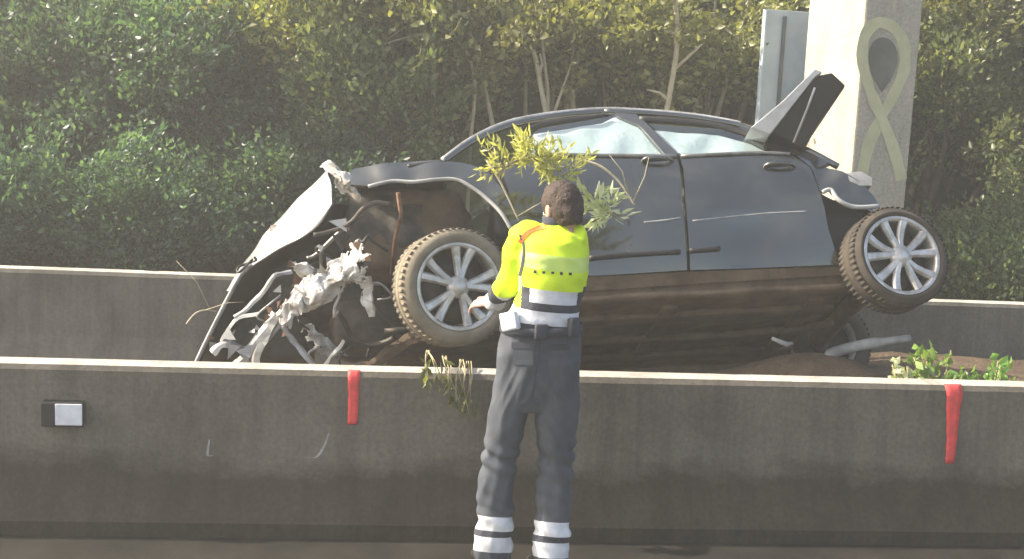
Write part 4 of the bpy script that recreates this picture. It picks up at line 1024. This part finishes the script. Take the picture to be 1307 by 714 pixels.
# bare pale stems and dead boughs in the thicket
def bough(name, pts, r0, r1, label, mat='pale_bark', twigs=4, seed=1):
    rn = random.Random(seed); c = smooth_curve(pts, 6); n = len(c); b0 = c[0].copy()
    mb = MB(); mb.tube([p - b0 for p in c], [r0 + (r1 - r0) * i / (n - 1) for i in range(n)], 8)
    for k in range(twigs):
        s = c[rn.randrange(n // 3, n)] - b0; t = s + Vector((rn.uniform(-0.25, 0.25), rn.uniform(-0.1, 0.1), rn.uniform(0.05, 0.3)))
        mb.tube([s, s.lerp(t, 0.5) + Vector((0.02, 0, 0.02)), t], [r1 * 0.9, r1 * 0.7, r1 * 0.4], 6)
    o = mb.build(name, M[mat]); o.location = b0; return tag(o, label, 'branch')
def stem(px, Y, r0, r1, label, seed):
    p = [PY(x, y, Y + dy) for x, y, dy in px]; g = p[0].copy(); g.z = bank_h(g.x, g.y) - 0.1
    if p[0].z > g.z + 0.15: p = [g] + p
    return bough('leafless_sapling', p, r0, r1, label, 'pale_bark', 3, seed)
stem([(700, 190, 0), (690, 110, 0), (676, 56, 0), (632, 2, 0), (600, -40, 0)], 11.75, 0.026, 0.017, 'thin pale bare sapling leaning to one side above the car roof', 1)
stem([(846, 185, 0), (855, 120, 0), (864, 60, 0), (862, 0, 0), (858, -50, 0)], 11.7, 0.028, 0.020, 'pale straight bare sapling between the leaning sapling and the sheet panel', 2)
stem([(700, 150, 0), (694, 70, 0), (688, 10, 0), (684, -40, 0)], 11.9, 0.018, 0.013, 'slim upright pale sapling beside the leaning one', 3)
stem([(600, 190, 0.2), (606, 110, 0.1), (592, 60, 0.1), (560, 50, 0), (538, 44, 0), (505, 52, 0), (470, 62, 0)], 11.7, 0.020, 0.006, 'dead sapling whose top bends over level above the dark bushes', 4)
# branches lying on the car
def leafy(name, pts, nleaf, size, spread, mat, label, rr=0.008, seed=3, aspect=0.28, ntw=10):
    rng = np.random.default_rng(seed); c = smooth_curve(pts, 8); b0 = c[0].copy(); o = link(name, None); o.location = b0
    mb = MB(); n = len(c); mb.tube([p - b0 for p in c], [rr * (1 - 0.6 * i / n) for i in range(n)], 6)
    rn = random.Random(seed); tips = []
    for k in range(ntw):
        s = c[rn.randrange(1, n)]; t = s + Vector((rn.uniform(-1, 1), rn.uniform(-0.9, 0.25), rn.uniform(-0.6, 0.9))) * spread
        mb.tube([s - b0, s.lerp(t, 0.5) - b0 + Vector((0, 0, 0.01)), t - b0], [rr * 0.5, rr * 0.4, rr * 0.2], 5); tips.append((s, t))
    mb.build('twig', M['dry'], o)
    P = []; N = []
    for k in range(nleaf):
        s, t = tips[rn.randrange(len(tips))]; f = rn.uniform(0.2, 1.05); p = s.lerp(t, f)
        P.append(np.array(p - b0) + rng.normal(0, spread * 0.10, 3)); d = (t - s).normalized(); N.append(np.array(d) + np.array([0, 0, 0.2]))
    link('leaves', leaf_mesh('leaves', np.array(P), np.array(N), size, M[mat], aspect, rng), o)
    return tag(o, label, 'branch')
leafy('leafy_branch', [PY(634, 222, 7.45), PY(662, 204, 7.42), PY(690, 206, 7.38), PY(722, 226, 7.36)], 560, 0.066, 0.165, 'leaf_sprig', 'bright yellow-green leafy branch caught on the car windscreen pillar and door', 0.008, 3, 0.24, 28)
leafy('leafy_branch', [PY(752, 258, 7.34), PY(775, 272, 7.32), PY(796, 282, 7.30)], 110, 0.085, 0.10, 'leaf_pale', 'small sprig of pale green leaves against the dark front door', 0.006, 4, 0.30)
def bare(px, Y0, Y1, r, label, seed):
    n = len(px); return bough('bare_branch', [PY(x, y, Y0 + (Y1 - Y0) * i / (n - 1)) for i, (x, y) in enumerate(px)], r, r * 0.5, label, 'pale_bark', 2, seed)
bare([(735, 203), (765, 212), (790, 232), (810, 262)], 7.48, 7.40, 0.010, 'pale bare branch arching across the top of the front door', 5)
bare([(622, 205), (640, 235), (662, 282)], 7.42, 7.36, 0.009, 'short bare stick lying against the front wing edge', 6)
bare([(238, 414), (250, 400), (264, 396), (276, 398)], 7.3, 7.35, 0.006, 'thin pale twig sticking out beside the torn hood', 7)
# weeds behind the near barrier at the right
def weed(px, py, h, label, seed, mat='leaf_weed', n=260, sp=0.17):
    p = PY(px, py, 7.02 + 0.06 * (px - 1200) / 100); z0 = median_h(p.x, p.y); base_ = Vector((p.x, p.y, z0)); o = link('weed_plant', None); o.location = base_
    rng = np.random.default_rng(seed); rn = random.Random(seed); mb = MB(); P = []; N = []
    H = p.z - z0
    for k in range(9):
        t = Vector((rn.uniform(-sp, sp), rn.uniform(-sp * 0.6, sp * 0.6), H + rn.uniform(-0.06, h)))
        mb.tube([(0, 0, -0.03), t * 0.5 + Vector((0, 0, 0.04)), t], [0.007, 0.005, 0.003], 5)
        for j in range(n // 9):
            f = rn.uniform(0.45, 1.0); P.append(np.array(t) * f + rng.normal(0, 0.028, 3)); N.append(np.array([t.x * 2, t.y * 2, 0.4]))
    mb.build('stem', M['dry'], o); link('leaves', leaf_mesh('leaves', np.array(P), np.array(N), 0.055, M[mat], 0.62, rng), o)
    return tag(o, label, 'weed')
weed(1160, 484, 0.10, 'drooping dull weed behind the barrier, closest to the rear wheel', 1, 'leaf_pale', 90, 0.09)
weed(1200, 482, 0.16, 'tall bright green weed above the red stroke on the barrier', 2)
weed(1266, 486, 0.13, 'bright green weed right of the red stroke', 3, n=200, sp=0.14)
weed(1302, 490, 0.10, 'low green weed at the end of the weed row, farthest from the car', 4, n=150, sp=0.12)
# grass and roots dragged over the barrier under the front wheel
def dangle(name, tops, label, seed):
    rn = random.Random(seed); o = link(name, None); b0 = nb(0, 0, 0); 
    p0 = PY(tops[0][0], tops[0][1], 6.60); o.location = p0; mb = MB()
    for (x, y, x2, y2) in tops:
        for k in range(4):
            a = PY(x + rn.uniform(-4, 4), y, 6.62 + rn.uniform(-0.05, 0.1)); m_ = PY((x + x2) / 2 + rn.uniform(-8, 8), (y + y2) / 2 - 5, 6.36); e = PY(x2 + rn.uniform(-10, 10), y2 + rn.uniform(-12, 8), 6.36 + rn.uniform(-0.03, 0.02))
            mb.tube([q - p0 for q in smooth_curve([a, m_, e], 5)], [0.007 - 0.0005 * j for j in range(11)], 5, 0.5)
    mb.build('stalks', M['dry'], o)
    rng = np.random.default_rng(seed); P = [np.array(PY(x2 + rn.uniform(-14, 10), y2 + rn.uniform(-26, 6), 6.37) - p0) for (x, y, x2, y2) in tops for k in range(16)]
    link('leaves', leaf_mesh('leaves', np.array(P), np.tile(np.array([0, -0.1, -1.0]), (len(P), 1)), 0.06, M['leaf_olive'], 0.4, rng), o)
    return tag(o, label, 'plant')
dangle('uprooted_weed', [(545, 448, 556, 482), (566, 455, 572, 498), (588, 460, 586, 512), (598, 462, 598, 524)], 'uprooted weeds with dry stalks dangling over the barrier below the front wheel', 2)

# ------------------------------------------------------------------ added thin haze volume that lifts the blacks
HZ = 0.0072
hm = bpy.data.materials.new('haze'); hm.use_nodes = True; ht = hm.node_tree; ht.nodes.remove(ht.nodes['Principled BSDF'])
pv = ht.nodes.new('ShaderNodeVolumePrincipled'); pv.inputs['Color'].default_value = (0.93, 0.93, 0.88, 1); pv.inputs['Density'].default_value = HZ; pv.inputs['Anisotropy'].default_value = 0.2
ht.links.new(pv.outputs[0], ht.nodes['Material Output'].inputs['Volume'])
mb = MB(); mb.box((0, 0, 4.6), (840, 840, 11.4)); hz = mb.build('haze', hm, None, False, 0, 'stuff')
hz['label'] = 'added thin pale haze that lifts the dark tones over the whole road'
